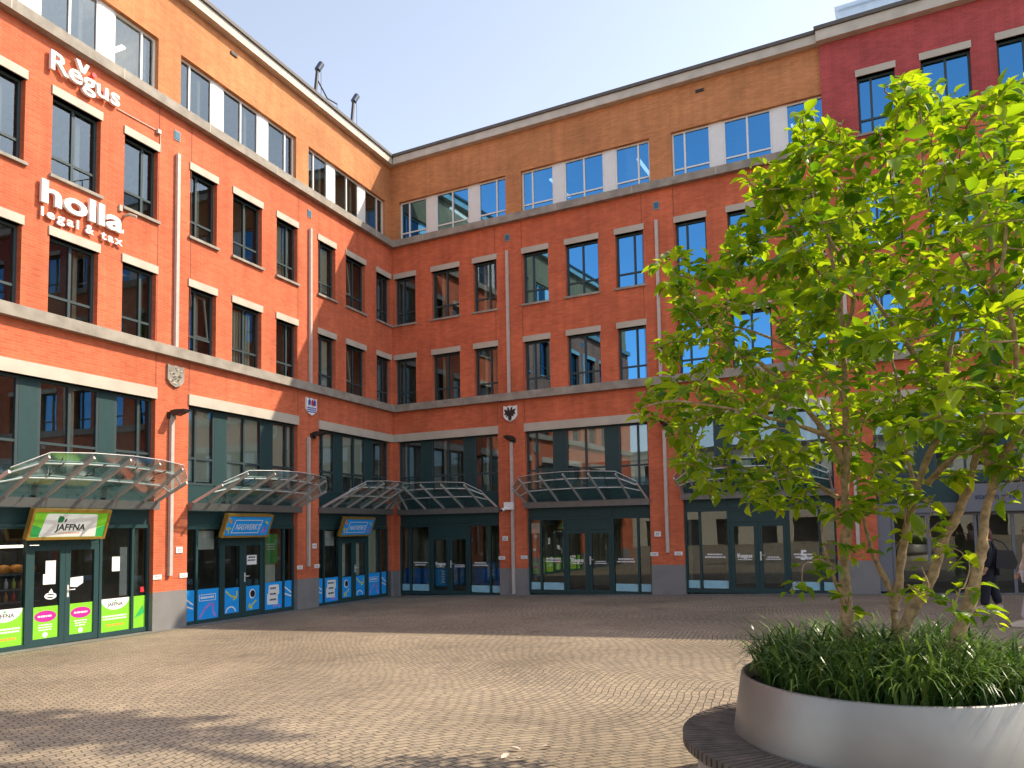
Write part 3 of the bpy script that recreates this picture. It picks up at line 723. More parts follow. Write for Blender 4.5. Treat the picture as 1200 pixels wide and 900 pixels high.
g = MB(); g.box(WB, 17.66, b, zg+2.8, Z1F0, -.2, -.12); g.box(WB, a, 17.655, zg+2.31, Z1F0, -.2, -.122); obj('header_panel', g, M_panel, pt)
g = MB(); g.text(WB, 'station s 106', 18.0, zg+2.36, .2, .121, .01, 0, .002, .98); obj('door_number_lettering', g, M_navy, label='dark lettering with the number 106 on the grey fascia over the entrance', cat='lettering')
a, b = opening(4); zg4 = G(WB, (a+b)/2)
g = MB(); g.box(WB, a, b, zg4-.3, Z1F0, -.2, -.14); obj('end_panel', g, M_panel, BLD)

# ------------------------------------------------------------------ glass canopies
def canopy(w, k, label):
    a, b = opening(k)
    zb = 3.0 if w is WA else 2.93+.02*((a+b)/2)
    if k == 0: a, b = .3, 4.36
    ct = thing('glass_canopy', w.p(X(w, (a+b)/2), zb-.2, .1), label, 'canopy', 'glass canopies above the shopfronts')
    g = MB(); g.box(w, *S(w, a-.02, b+.02), zb-.10, zb+.09, .03, .17); obj('beam', g, M_beam, ct)
    n = 6; tips = []
    L = b-a
    def tip(t):     # t along the bay: outer edge bows outwards and upwards
        q = 1-(2*t-1)**2
        return 1.16+.42*q, .66+.10*q
    ts = [.012, .1, .29, .48, .67, .86, .988]
    def base(t): return w.p(X(w, a+L*t), zb+.08, .12)
    def top(t):
        d, h = tip(t)
        if t < .05 or t > .95: d, h = d-.12, h-.25
        if k == 0 and t < .2: d = min(d, .35+t*4.5)
        return w.p(X(w, a+L*t), zb+.08+h, d)
    for t in ts:
        g = MB(); p, q = base(t), top(t); d = (q-p).normalized()
        g.bar(p, q, .036, .07, up=w.y); obj('rib', g, M_steel, ct)
    for fct in (.45, .8):
        g = MB(); g.tube([base(t).lerp(top(t), fct)+V(0, 0, .03) for t in ts], .018, 6); obj('rail', g, M_tube, ct)
    g = MB()                                                   # glass sheets above the ribs, edge a little beyond the tips
    for t0, t1 in zip(ts, ts[1:]):
        p0, p1, q0, q1 = base(t0), base(t1), top(t0), top(t1); up = V(0, 0, .055)
        q0 = p0.lerp(q0, 1.03); q1 = p1.lerp(q1, 1.03); e = (p1-p0)*.004
        g.face([p0+up+e, p1+up-e, q1+up-e, q0+up+e])
    obj('glass', g, M_glassC, ct)
    g = MB()                                                   # slim glass edge trim
    g.tube([base(t).lerp(top(t), 1.03)+V(0, 0, .055) for t in ts], .008, 5); obj('edge_trim', g, M_tube, ct)
    for t in (.29, .67):                                       # wall brackets under the glass
        g = MB(); p = w.p(X(w, a+L*t)+.0, zb+.08, -.1); hub = p+V(0, 0, .30)+w.z*.25
        g.tube([p, p+V(0, 0, .34)], .035, 6)
        for t2, fc in ((t-.1, .6), (t+.1, .6), (t-.1, .85), (t+.1, .85)): g.tube([p+V(0, 0, .3), base(t2).lerp(top(t2), fc)], .012, 5)
        obj('bracket', g, M_dark, ct)
    return ct
canopy(WA, 2, 'glass canopy on steel ribs above the green food shop')
canopy(WA, 1, 'glass canopy above the blue shopfront with the hanging green poster, sunlit ribs')
canopy(WA, 0, 'glass canopy over the blue shopfront nearest the inner corner, ribs in shade')
canopy(WB, 0, 'glass canopy over the shopfront with deep blue posters, joining the one round the corner')
canopy(WB, 1, 'glass canopy between the white camera and the tree, over the office doors with the notice')
canopy(WB, 2, 'glass canopy mostly hidden by the lower tree leaves')
canopy(WA, 3, 'glass canopy next to the one over the food shop, away from the corner')

# ------------------------------------------------------------------ signs
def sign_box(s, label, kind):
    zg = G(WA, s); fr = WA.at(-s, zg+2.16, .12).tilt(R(20))
    t = thing('shop_sign', fr.o, label, 'sign', 'tilted sign boxes over the shop doors')
    W, Hh = .84, .60
    g = MB()
    for e in ((-W, W, Hh-.035, Hh+.02), (-W, W, -.02, .03)): g.box(fr, *e, -.10, .02)
    g.box(fr, -W-.03, -W+.02, -.02, Hh+.02, -.10, .022); g.box(fr, W-.02, W+.03, -.02, Hh+.02, -.10, .022); g.box(fr, -W+.02, W-.02, .03, Hh-.035, -.09, -.01)
    obj('sign_frame', g, M_gold, t)
    g = MB(); g.box(fr, -W+.021, W-.021, .031, Hh-.036, -.009, .004); obj('sign_face', g, M_lime if kind == 'food' else M_blue, t)
    g = MB()
    if kind == 'food':
        g.poly(fr, [(-W+.03, .035), (-W+.22, .035), (-W+.30, .2), (-W+.03, .3)], .004, .005, 1); g.poly(fr, [(W-.2, .035), (W-.03, .035), (W-.03, .3), (W-.26, .2)], .004, .005, 1)
        rr = []
        for cx, cy, a0 in ((.50, .48, 0), (-.50, .48, 90), (-.56, .06, 180), (.56, .06, 270)):
            rr += [(cx+.07*math.cos(R(a0+i*15)), cy+.05*math.sin(R(a0+i*15))) for i in range(7)]
        rr = [(x, min(max(y, .04), .54)) for x, y in rr]
        g.poly(fr, rr, .0052, .007, 0); g.text(fr, 'JAFFNA', 0.02, .18, .19, .0072, .003, 2, .004, .66, 'CENTER')
        g.poly(fr, [(-.30, .34), (-.20, .35), (-.17, .42), (-.2, .47), (-.29, .49), (-.31, .42)], .0072, .009, 3); g.poly(fr, [(-.16, .34), (-.12, .37), (-.11, .44), (-.15, .41)], .0072, .009, 4)
        lines(g, fr, 0, .11, .62, 1, .03, .02, .0075, 5)
        obj('sign_print', g, [M_wprint, M_green, M_black, M_dgreen, M_navy, M_orgp], t)
    else:
        for e in ((-.52, .5, .45, .47), (-.58, .44, .10, .12)): g.box(fr, *e, .004, .007, 0)
        g.poly(fr, [(-.58, .12), (-.56, .12), (-.50, .45), (-.52, .45)], .004, .007, 0); g.poly(fr, [(.42, .12), (.44, .12), (.5, .45), (.48, .45)], .004, .007, 0)
        sh = Fr(fr.o, fr.x, (fr.y+fr.x*.18), fr.z)
        g.text(sh, 'NASWERKT', -.05, .195, .23, .004, .004, 0, 0, .90, 'CENTER')
        arrow(g, fr, [(-.78, .5), (-.64, .38)], .035, .0045, 1); arrow(g, fr, [(-.66, .08), (-.72, .26), (-.62, .22)], .02, .0045, 2); arrow(g, fr, [(-.72, .26), (-.78, .2)], .02, .0045, 2)
        arrow(g, fr, [(.58, .1), (.66, .28), (.7, .12)], .035, .0045, 3); arrow(g, fr, [(.62, .44), (.74, .36)], .025, .0045, 2)
        obj('sign_print', g, [M_wprint, M_orgp, M_yel, M_lil], t)
    g = MB()
    for x in (-.5, .5): g.bar(fr.p(x, .1, -.09), fr.p(x, .1, -.09)-WA.z*.2, .04, .04)
    obj('bracket', g, M_dark, t)
sign_box(12.83, 'lime green sign board with a leaf mark over the food shop doors', 'food')
sign_box(7.66, 'blue sign board over the doors beside the hanging green poster, sunlit wing', 'blue')
sign_box(2.55, 'blue sign board over the doors nearest the inner corner, in the shade', 'blue')

def wall_letters(name, w, body, x, y, size, width, label, mat, stand=.05, depth=.07, bold=.02, extra=None, group=None, cable=None):
    t = thing(name, w.p(x+width/2, y, stand), label, 'sign')
    g = MB(); g.text(w, body, x, y, size, stand, depth, 0, bold, width); obj('letters', g, mat, t)
    if extra: extra(t)
    return t
M_letter = plain('white_letters', (.80, .78, .74, 1), .45, var=.03)
def regus_extra(t):
    fr = WA.at(-13.38, 11.93, 0)
    g = MB(); g.poly(fr, [(.52, .60), (.62, .60), (.70, .44), (.76, .60), (.84, .60), (.74, .36), (.64, .36)], .05, .12); obj('mark', g, M_letter, t)
    g = MB(); g.poly(fr, disc(.96, .46, .055, .055, 14), .05, .12); obj('red_dot', g, M_redp, t)
wall_letters('wall_sign', WA, 'Regus', -13.42, 12.0, .58, 1.66, 'white raised letters with a red dot, high on the sunlit wing near the roof band', M_letter, bold=.008, extra=regus_extra)
def holla_extra(t):
    for wd, x, ww in (('legal', -13.52, .84), ('&', -12.52, .2), ('tax', -12.14, .55)):
        g = MB(); g.text(WA, wd, x, 8.84, .27, .04, .04, 0, .006, ww, space=1.25); obj('small_letters', g, M_letter, t)
wall_letters('wall_sign', WA, 'holla', -13.55, 9.13, .66, 1.95, 'large white lower-case letters with a smaller line below, between two window rows', M_letter, bold=.018, extra=holla_extra)
wall_letters('wall_sign', WB, 'KAJ', 16.30, 6.12, .24, .72, 'small white capitals on the shaded brick band, half hidden by leaves', M_letter, .01, .03, .006)

# cable and small junction box by the upper letters
g = MB(); g.tube([WA.p(-11.75, 12.0, .02), WA.p(-10.55, 12.03, .02), WA.p(-10.52, 11.55, .02)], .012, 5); g.box(WA, -10.66, -10.56, 11.96, 12.06, .01, .08)
obj('cable', g, M_pipe, label='thin cable with a small box running from the high raised letters', cat='cable')
g = MB(); g.box(WA, -11.66, -11.58, 9.66, 9.80, 0, .05); g.tube([WA.p(-11.5, 9.6, .0), WA.p(-11.5, 9.6, .16), WA.p(-11.42, 9.55, .3)], .035, 7)
obj('flood_lamp', g, M_lintel, label='small cream lamp box beside the large lower-case letters', cat='lamp')

# coats of arms
def shield(w, s, z, label, style):
    fr = w.at(X(w, s), z, .0); t = thing('coat_of_arms', fr.o, label, 'emblem', 'emblems on the brick piers')
    out = [(-.25, .5), (-.13, .47), (0, .5), (.13, .47), (.25, .5), (.25, .14), (.16, .03), (0, -.04), (-.16, .03), (-.25, .14)]
    g = MB(); g.poly(fr, out, .005, .06)
    obj('shield', g, {'stone': M_course, 'blue': M_wprint, 'eagle': M_wprint}[style], t)
    g = MB()
    if style == 'stone':
        for i in range(26):
            x, y = rnd.uniform(-.2, .2), rnd.uniform(.06, .46); arrow(g, fr, [(x-.03, y-.02), (x+.03, y+.02*rnd.choice((-1, 1)))], .012, .061+.001*i, rnd.choice((0, 0, 1)))
        mats = [M_lintel, M_coping]
    elif style == 'blue':
        for i in range(3):
            arrow(g, fr, [(-.22+.088*j, .06+.06*i+(.02 if j % 2 else 0)) for j in range(6)], .018, .061, 0)
        for x, m in ((-.12, 0), (0.03, 1), (.13, 0)): g.poly(fr, [(x-.05, .26), (x+.05, .28), (x+.06, .4), (x, .46), (x-.05, .4)], .06, .075, m)
        mats = [M_dblue, M_redp]
    else:
        for sgn in (-1, 1):
            g.poly(fr, [(sgn*x, y) for x, y in ((.0, .12), (.06, .05), (.06, .16), (.14, .12), (.12, .2), (.21, .2), (.17, .28), (.22, .38), (.12, .36), (.08, .32), (.1, .44), (.05, .44), (.02, .36), (0, .3))][::sgn], .06, .08, 0)
        g.poly(fr, [(-.05, .0), (.05, .0), (.03, .14), (-.03, .14)], .06, .081, 0)
        mats = [M_black]
    obj('relief', g, mats, t)
shield(WA, 10.0, 5.92, 'carved stone shield on the sunlit pier between food shop and first blue shop', 'stone')
shield(WA, 4.76, 5.92, 'white and blue painted shield with waves on the pier between the blue shops', 'blue')
shield(WB, 4.84, 5.93, 'white shield with a black double-headed eagle on the first shaded pier', 'eagle')

# spout lamps at the heads of the lower pipes
def spout(w, s, z, label):
    t = thing('wall_lamp', w.p(X(w, s), z, .0), label, 'lamp', 'dark spout lamps on the piers')
    fr = w.at(X(w, s), z, 0)
    side = Fr(fr.o, fr.z, fr.y, -fr.x)
    g = MB(); g.poly(side, [(.06, -.02), (.24, -.06), (.50, .02), (.52, .08), (.2, .09), (.06, .07)], -.085, .085); obj('lamp_head', g, M_dark, t)
    g = MB(); g.box(fr, -.11, .11, -.12, .04, .0, .058); obj('mount', g, M_dark, t)
spout(WA, 10.10, 5.22, 'dark spout lamp on the sunlit pier under the carved stone shield')
spout(WA, 4.66, 5.3, 'dark spout lamp on the pier under the blue and white shield')
spout(WB, 4.90, 5.3, 'dark spout lamp on the shaded pier below the eagle shield')
spout(WB, 10.12, 5.42, 'dark spout lamp on the shaded pier beside the outermost leaves')

# address plates
def plate(w, s, zr, label, ww=.16, hh=.11):
    z = G(w, s)+zr; t = thing('address_plate', w.p(X(w, s), z, 0), label, 'plate', 'small white plates on the piers')
    fr = w.at(X(w, s), z, .0); g = MB(); g.box(fr, -ww/2, ww/2, 0, hh, .008, .022); obj('plate', g, M_wprint, t)
    g = MB(); lines(g, fr, 0, hh*.55, ww*.7, 2, hh*.3, hh*.14, .0222, 0); obj('print', g, M_portal, t)
for w, s, zr, lab in ((WA, 9.80, 1.78, 'higher white plate on the sunlit pier right of the food shop'), (WA, 10.44, 1.18, 'low white plate at the food shop edge of the sunlit pier'), (WA, 9.66, 1.18, 'low white plate at the blue shop edge of the sunlit pier'),
                      (WA, 4.57, 1.78, 'higher white plate on the pier between the two blue shops'), (WA, 5.26, 1.18, 'low white plate on the pier between the blue shops, green poster side'), (WA, 4.45, 1.18, 'low white plate on the pier between the blue shops, corner side'),
                      (WB, 4.56, 1.80, 'higher white plate on the shaded pier under the white camera'), (WB, 4.42, 1.18, 'low white plate on the camera pier, blue poster side'), (WB, 5.25, 1.18, 'low white plate on the camera pier, side away from the corner'),
                      (WB, 9.76, 1.74, 'higher white plate on the shaded pier nearest the tree'), (WB, 9.64, 1.16, 'low white plate on the shaded pier nearest the tree, corner side'), (WB, 10.38, 1.16, 'low white plate on the shaded pier nearest the tree, tree side'),
                      ): plate(w, s, zr, lab, *(((.20, .15) if zr > 1.5 else (.24, .11))))
# camera on the pipe
sc_ = thing('security_camera', WB.p(4.8, 2.95, .1), 'white security camera box on the pipe of the first shaded pier', 'camera')
g = MB(); g.box(WB, 4.62, 4.96, 2.95, 3.2, .101, .2); obj('housing', g, M_wprint, sc_)
g = MB(); g.tube([WB.p(4.7, 3.0, .2), WB.p(4.66, 2.93, .42)], .055, 10); obj('camera_tube', g, M_wprint, sc_)
g = MB(); g.tube([WB.p(4.66, 2.929, .421), WB.p(4.657, 2.922, .44)], .04, 10); obj('lens', g, M_black, sc_)

# ------------------------------------------------------------------ on the roof
def mast(s, tall, label, arm):
    o = -.4; fr = WA.at(-s, 15.9, o); t = thing('roof_mast', fr.o, label, 'mast', 'masts on the roof edge')
    g = MB(); g.tube([fr.p(-.05, 0, 0), fr.p(.18, tall-.22, 0)], .055, 8); obj('pole', g, M_dark, t)
    g = MB(); g.tube([fr.p(.17, tall-.26, 0), fr.p(.32, tall+.02, .05)], .10, 10); obj('lamp_head', g, M_navy, t)
    g = MB(); g.tube([fr.p(.36, tall-.1, .0), fr.p(.38, .4, 0), fr.p(.4, .0, 0)], .008, 4); g.tube([fr.p(.05, .1, 0), fr.p(.8, .35, 0)], .02, 5); g.tube([fr.p(.7, .3, 0), fr.p(.9, .3, 0)], .07, 8); obj('cable', g, M_dark, t)
    if arm:
        g = MB(); g.tube([fr.p(.1, tall-.55, 0), fr.p(.7, tall-.95, 0), fr.p(1.25, tall-.86, 0)], .025, 6); g.tube([fr.p(1.25, tall-.86, 0), fr.p(1.28, 0, 0)], .008, 4); obj('arm', g, M_dark, t)
mast(4.05, 1.85, 'tilted dark roof mast with a side arm and hanging wires', True)
mast(2.0, 1.85, 'tilted dark roof mast without an arm, nearer the inner corner', False)
ru = thing('rooftop_unit', WB.p(20, 15.9, -5), 'pale blue-grey plant room standing on the roof of the shaded wing', 'plant room')
g = MB(); g.box(WB, 15.25, 26, 15.9, 18.55, -6, -3.0); obj('wall_cladding', g, M_bluegrey, ru)
g = MB(); g.box(WB, 15.15, 26.1, 18.552, 18.66, -6.1, -2.9); obj('roof_edge', g, M_bluegrey, ru)
g = MB()
for i in range(6): g.tube([WB.p(17.3+i*.6, 18.66, -2.95), WB.p(17.3+i*.6, 19.6, -2.95)], .025, 5)
g.tube([WB.p(17.3, 19.6, -2.95), WB.p(20.3, 19.6, -2.95)], .025, 5); obj('railing', g, M_dark, ru)

# tube lamps behind the upper windows (lit)
M_lamp = bpy.data.materials.new('lit_tube'); M_lamp.use_nodes = True
bb = M_lamp.node_tree.nodes['Principled BSDF']; bb.inputs['Emission Color'].default_value = (1, .86, .66, 1); bb.inputs['Emission Strength'].default_value = 2.2
for w, s, z, lab in ((WB, 6.2, 14.15, 'lit tube lamp in the second top window group of the shaded wing'), (WB, 2.2, 14.0, 'lit tube lamp in the top window group nearest the inner corner'), (WB, 9.3, 14.1, 'lit tube lamp in the top window left of the orange pier'),
                     (WB, 14.0, 14.0, 'lit tube lamp in the top window next to the taller red part'), (WA, 11.1, 14.0, 'lit tube lamp in a top window above the high raised letters')):
    g = MB(); g.box(w, X(w, s)-.05, X(w, s)+.05, z, z+.05, -2.2, -.6); obj('tube_lamp', g, M_lamp, label=lab, cat='lamp')

# goods behind the food shop glass
zg = G(WA, 14)
g = MB(); g.box(WA, -14.2, -12.85, zg+1.98, zg+2.03, -.75, -.68); obj('tube_lamp', g, M_lamp, label='lit tube lamp over the goods shelf behind the food shop window', cat='lamp')
rk = thing('display_shelf', WA.p(-13.5, zg, -.9), 'dark shop shelf behind the glass at the food shop edge', 'shelf')
for z in (.86, 1.12, 1.42):
    g = MB(); g.box(WA, -14.2, -12.85, zg+z, zg+z+.03, -1.2, -.65); obj('shelf_board', g, M_portal, rk)
g = MB(); g.box(WA, -14.2, -12.85, zg, zg+1.9, -1.3, -1.22); obj('back_panel', g, M_dark, rk)
bcols = [(M_redp, 'red'), (M_wprint, 'white'), (M_orgp, 'orange'), (M_dgreen, 'dark green'), (M_yel, 'yellow')]
for i in range(16):
    m, cn = bcols[(i*3) % 5]; x = -14.1+(i % 8)*.155; z = zg+(.89 if i < 8 else 1.15)
    g = MB(); g.lathe(WA.p(x, z, -.75), [(0, 0), (.035, 0), (.038, .12), (.014, .17), (.014, .21), (0, .21)], 10)
    obj('bottle', g, m, label='%s bottle on a shelf behind the food shop window' % cn, cat='bottle', group='%s bottles on the shop shelf' % cn)
for i in range(5):
    g = MB(); g.lathe(WA.p(-14.05+i*.27, zg+1.45, -.8), [(0, 0), (.10, .02), (.13, .1), (.10, .17), (0, .19)], 12)
    obj('bread', g, M_orgp, label='round orange-brown loaf on the top shelf behind the food shop window', cat='bread', group='loaves on the shop shelf')

# ------------------------------------------------------------------ planter, bench, grass
PC = V(14.926, -18.342, 0); PG = gz(PC.x, PC.y)
pl = thing('planter', (PC.x, PC.y, PG), 'round brushed metal planter holding the trees and strap grass', 'planter')
g = MB(); g.lathe(PC, [(.95, PG-.05), (.945, PG+.05), (.933, .97), (.877, 1.325), (.872, 1.335), (.855, 1.335), (.853, 1.2)], 72); obj('metal_ring', g, M_planter, pl)
g = MB(); g.lathe(PC, [(.855, 1.24), (.5, 1.30), (0, 1.34)], 40); obj('soil', g, M_soil, pl)
BC = V(14.87, -18.456, 0)
be = thing('round_bench', (BC.x, BC.y, PG), 'circular bench of dark radial wooden slats around the metal planter', 'bench')
g = MB(); g.lathe(BC, [(1.10, PG-.06), (1.10, .90), (1.0, .90)], 72); obj('base', g, M_conc, be)
n = 138
g = MB()
for i in range(n):
    a = 2*math.pi*i/n; d = V(math.cos(a), math.sin(a), 0); tn = V(-d.y, d.x, 0)
    fr = Fr(BC+V(0, 0, .912+rnd.uniform(-.002, .002)), d, tn, V(0, 0, 1))
    q = .84; wi, wo = .0135, .0185
    vs = [fr.p(x, y, z) for z in (0, .058) for x, y in ((q, -wi), (1.19, -wo), (1.19, wo), (q, wi))]
    g.raw(vs, [(3, 2, 1, 0), (4, 5, 6, 7), (0, 1, 5, 4), (1, 2, 6, 5), (2, 3, 7, 6), (3, 0, 4, 7)])
obj('slat_ring', g, M_wood, be)

def blade(mb, p, dirv, L, wd, lift, droop, n=7):
    d = Vector(dirv).normalized(); sd = V(-d.y, d.x, 0)
    c, vs = Vector(p), []
    ang = lift
    for i in range(n+1):
        t = i/n; wv = wd*(1-t**2.2)*.5+.0006
        vs += [c-sd*wv+V(0, 0, wv*.35), c+sd*wv+V(0, 0, wv*.35)]
        c = c+(d*math.cos(ang)+V(0, 0, math.sin(ang)))*(L/n); ang -= droop*(2*(i+.5)/n)/n
    mb.raw(vs, [(2*i, 2*i+1, 2*i+3, 2*i+2) for i in range(n)], 0, True)
g = MB()
for _ in range(210):
    rr = .76*math.sqrt(rnd.random()); a = rnd.uniform(0, 2*math.pi); c = PC+V(rr*math.cos(a), rr*math.sin(a), 1.24+.06*(1-rr/.84))
    big = rnd.uniform(.75, 1.15)
    for _ in range(15):
        b = rnd.gauss(a, 1.5) if rr > .5 else rnd.uniform(0, 2*math.pi)
        blade(g, c+V(rnd.gauss(0, .025), rnd.gauss(0, .025), 0), (math.cos(b), math.sin(b), 0), rnd.uniform(.30, .56)*big, rnd.uniform(.012, .022), R(rnd.uniform(58, 90)), R(rnd.uniform(95, 175)))
obj('strap_grass', g, M_grass, label='tufts of dark green strap grass filling the round planter', cat='grass', kind='stuff')

# ------------------------------------------------------------------ trees
def smooth(pts, k=4):
    out = []
    for i in range(len(pts)-1):
        p0, p1, p2, p3 = pts[max(i-1, 0)], pts[i], pts[i+1], pts[min(i+2, len(pts)-1)]
        for j in range(k):
            t = j/k
            out.append(.5*((2*p1)+(p2-p0)*t+(2*p0-5*p1+4*p2-p3)*t*t+(3*p1-p0-3*p2+p3)*t**3))
    return out+[pts[-1]]
def leaf(mb, p, d, up, L, wd, curl):
    d = d.normalized(); s = d.cross(up)
    s = s.normalized() if s.length > 1e-4 else d.orthogonal(); u = s.cross(d)
    prof = [(0, .0), (.16, .62), (.42, 1.0), (.70, .72), (1.0, 0)]
    mid, lf, rt = [], [], []
    for t, q in prof:
        c = p+d*(L*t)-u*(curl*L*t*t); e = u*(q*wd*.32)
        mid.append(c); lf.append(c+s*(q*wd*.5)+e); rt.append(c-s*(q*wd*.5)+e)
    vs = mid+lf[1:4]+rt[1:4]          # 0-4 mid, 5-7 left, 8-10 right
    fs = [(0, 1, 5), (1, 2, 6, 5), (2, 3, 7, 6), (3, 4, 7), (0, 8, 1), (8, 9, 2, 1), (9, 10, 3, 2), (10, 4, 3)]
    mb.raw(vs, fs, 0, True)

class Tree:
    def __init__(s): s.wood, s.leaves, s.nodes = MB(), MB(), []
    def limb(s, pts, r0, r1, seg=8, keep=True):
        q = smooth([Vector(p) for p in pts]); n = len(q)
        # small irregularities of the bark line
        q = [p+V(rnd.gauss(0, r0*.10), rnd.gauss(0, r0*.10), 0) if 0 < i < n-1 else p for i, p in enumerate(q)]
        rs = [(r0+(r1-r0)*(i/(n-1))**.8)*(rnd.uniform(.92, 1.08) if rnd.random() < .8 else 1.22) for i in range(n)]
        s.wood.tube(q, rs, seg)
        if keep: s.nodes += [(p, r) for p, r in zip(q, rs)]
    def spray(s, tip, near, nleaf=9, ls=1.0):
        """a twig from the nearest wood to tip, leaves along its end"""
        p0 = near
        d = (tip-p0); L = d.length
        mid = p0+d*.5+V(rnd.gauss(0, .06), rnd.gauss(0, .06), -.02*L+rnd.gauss(0, .04))
        q = smooth([p0, mid, tip], 4); n = len(q)
        r0 = min(.004+.010*L, .016)
        s.wood.tube(q, [r0+(.0022-r0)*i/(n-1) for i in range(n)], 5, cap=False)
        s.nodes += [(p, .004) for p in q[2:]]
        ax = (q[-1]-q[-3]).normalized() if L > .02 else V(0, 0, 1)
        for i in range(nleaf):
            t = 1-(i/nleaf)*min(.42/max(L, .05), .85)
            k = t*(n-1); j = min(int(k), n-2); p = q[j].lerp(q[j+1], k-j)
            a = i*2.4+rnd.uniform(-.5, .5)
            side = ax.orthogonal().normalized(); b = ax.cross(side)
            dv = ax*rnd.uniform(.15, .9)+(side*math.cos(a)+b*math.sin(a))*1.0; dv.z = dv.z*.4+rnd.uniform(-.25, .22)
            if i == 0: dv = ax+V(0, 0, .4)
            up = V(rnd.gauss(0, .38), rnd.gauss(0, .38), 1)
            Lf = rnd.uniform(.058, .14)*ls*(.75 if i < 2 else 1)
            st = p+dv.normalized()*.02
            leaf(s.leaves, st, dv, up, Lf, Lf*rnd.uniform(.50, .70), rnd.uniform(.05, .5))
T1, T2, T3 = Tree(), Tree(), Tree()
def P(*a): return [atY(*q) for q in a]
# the straight slender tree
T1.limb(P((996, 755, -18.2), (992, 715, -18.2), (990, 660, -18.2), (991, 610, -18.2), (991, 560, -18.2), (992, 505, -18.2), (990, 440, -18.22), (986, 380, -18.25), (978, 320, -18.2), (966, 250, -18.15), (957, 180, -18.1)), .039, .009, 10)
T1.limb(P((991, 555, -18.2), (982, 530, -18.22), (966, 506, -18.3), (930, 462, -18.5), (890, 425, -18.7), (855, 412, -18.8), (830, 380, -18.8), (813, 338, -18.85)), .028, .005)
T1.limb(P((984, 585, -18.2), (955, 567, -18.1), (922, 554, -17.9), (875, 549, -17.7), (820, 545, -17.6), (790, 548, -17.6)), .020, .004)
T1.limb(P((990, 470, -18.2), (960, 430, -17.9), (900, 395, -17.6), (850, 380, -17.5), (800, 372, -17.4)), .018, .004)
T1.limb(P((986, 400, -18.2), (1000, 347, -18.4), (962, 322, -18.8), (945, 297, -18.9), (915, 240, -18.9)), .016, .004)
T1.limb(P((990, 520, -18.2), (940, 500, -18.6), (860, 480, -18.9), (790, 470, -19.0), (752, 478, -19.0)), .018, .004)
T1.limb(P((993, 720, -18.2), (978, 680, -18.35), (966, 640, -18.4), (962, 615, -18.4)), .014, .006)
# the multi-stemmed tree in the middle
T2.limb(P((1052, 760, -18.1), (1048, 730, -18.1), (1046, 700, -18.1), (1033, 670, -18.1), (1022, 648, -18.1), (1015, 620, -18.0), (1005, 560, -17.8), (1010, 500, -17.6)), .028, .007, 9)
T2.limb(P((1048, 715, -18.1), (1054, 680, -18.1), (1060, 630, -18.1), (1072, 585, -18.1), (1083, 545, -18.1), (1112, 482, -18.15), (1110, 432, -18.2), (1118, 370, -18.2), (1105, 300, -18.2), (1085, 220, -18.2), (1078, 130, -18.2)), .031, .007, 9)
T2.limb(P((1056, 755, -18.3), (1064, 724, -18.3), (1086, 690, -18.3), (1098, 655, -18.3), (1116, 615, -18.3), (1131, 583, -18.3), (1140, 550, -18.35), (1160, 470, -18.4), (1170, 380, -18.5), (1160, 280, -18.5), (1165, 180, -18.5), (1170, 120, -18.5)), .041, .008, 9)
T2.limb(P((1087, 566, -18.1), (1112, 540, -18.3), (1150, 508, -18.5), (1200, 488, -18.7), (1270, 430, -18.8), (1320, 340, -18.9)), .022, .005)
T2.limb(P((1112, 470, -18.15), (1060, 400, -18.4), (1020, 345, -18.5), (985, 300, -18.6), (955, 240, -18.6), (948, 170, -18.6)), .020, .004)
T2.limb(P((1111, 420, -18.2), (1150, 350, -17.7), (1120, 280, -17.5), (1140, 210, -17.4)), .018, .004)
T2.limb(P((1066, 600, -18.1), (1040, 560, -17.6), (1020, 530, -17.4), (985, 500, -17.2)), .016, .004)
T2.limb(P((1075, 580, -18.1), (1060, 520, -17.5), (1050, 440, -17.2), (1030, 370, -17.1), (1035, 300, -17.0)), .018, .004)
# the leaning tree at the right
T3.limb(P((1112, 775, -18.5), (1120, 752, -18.5), (1137, 705, -18.5), (1146, 665, -18.5), (1151, 640, -18.5), (1156, 600, -18.5), (1163, 568, -18.5), (1172, 540, -18.52), (1190, 515, -18.55), (1230, 470, -18.6), (1270, 380, -18.7), (1290, 270, -18.7), (1310, 160, -18.8)), .042, .009, 10)
T3.limb(P((1166, 560, -18.5), (1157, 535, -18.55), (1160, 510, -18.6), (1185, 470, -18.9), (1190, 400, -19.2), (1175, 330, -19.3), (1180, 260, -19.3)), .026, .006)
T3.limb(P((1180, 525, -18.52), (1230, 500, -18.3), (1300, 470, -18.0), (1370, 420, -17.8), (1420, 330, -17.6)), .026, .006)
T3.limb(P((1250, 430, -18.65), (1330, 380, -18.9), (1390, 260, -19.1)), .02, .005)
OUT = [(945, 128), (985, 155), (1010, 178), (1040, 152), (1058, 100), (1075, 84), (1100, 92), (1140, 98), (1165, 112), (1200, 88), (1300, 60), (1400, 120), (1450, 250), (1440, 420), (1380, 520), (1290, 545), (1230, 535), (1190, 560), (1150, 555), (1118, 580), (1085, 600), (1045, 592), (1012, 605), (985, 606), (955, 612), (915, 600), (880, 592), (845, 584), (805, 572), (780, 552), (800, 512), (765, 495), (742, 482), (760, 458), (790, 440), (762, 415), (745, 402), (768, 390), (805, 395), (795, 352), (765, 330), (772, 305), (800, 292), (850, 302), (850, 270), (895, 236), (866, 205), (885, 188), (922, 192), (936, 165)]
GAPS = [(905, 408, 22), (895, 375, 14), (1165, 320, 22), (1075, 345, 14), (1120, 265, 10), (850, 452, 14), (940, 520, 16), (1000, 585, 10), (1058, 432, 24), (860, 245, 8), (1030, 250, 8), (1170, 205, 12), (800, 430, 14), (845, 335, 8), (1145, 590, 12), (960, 575, 12), (835, 520, 10)]
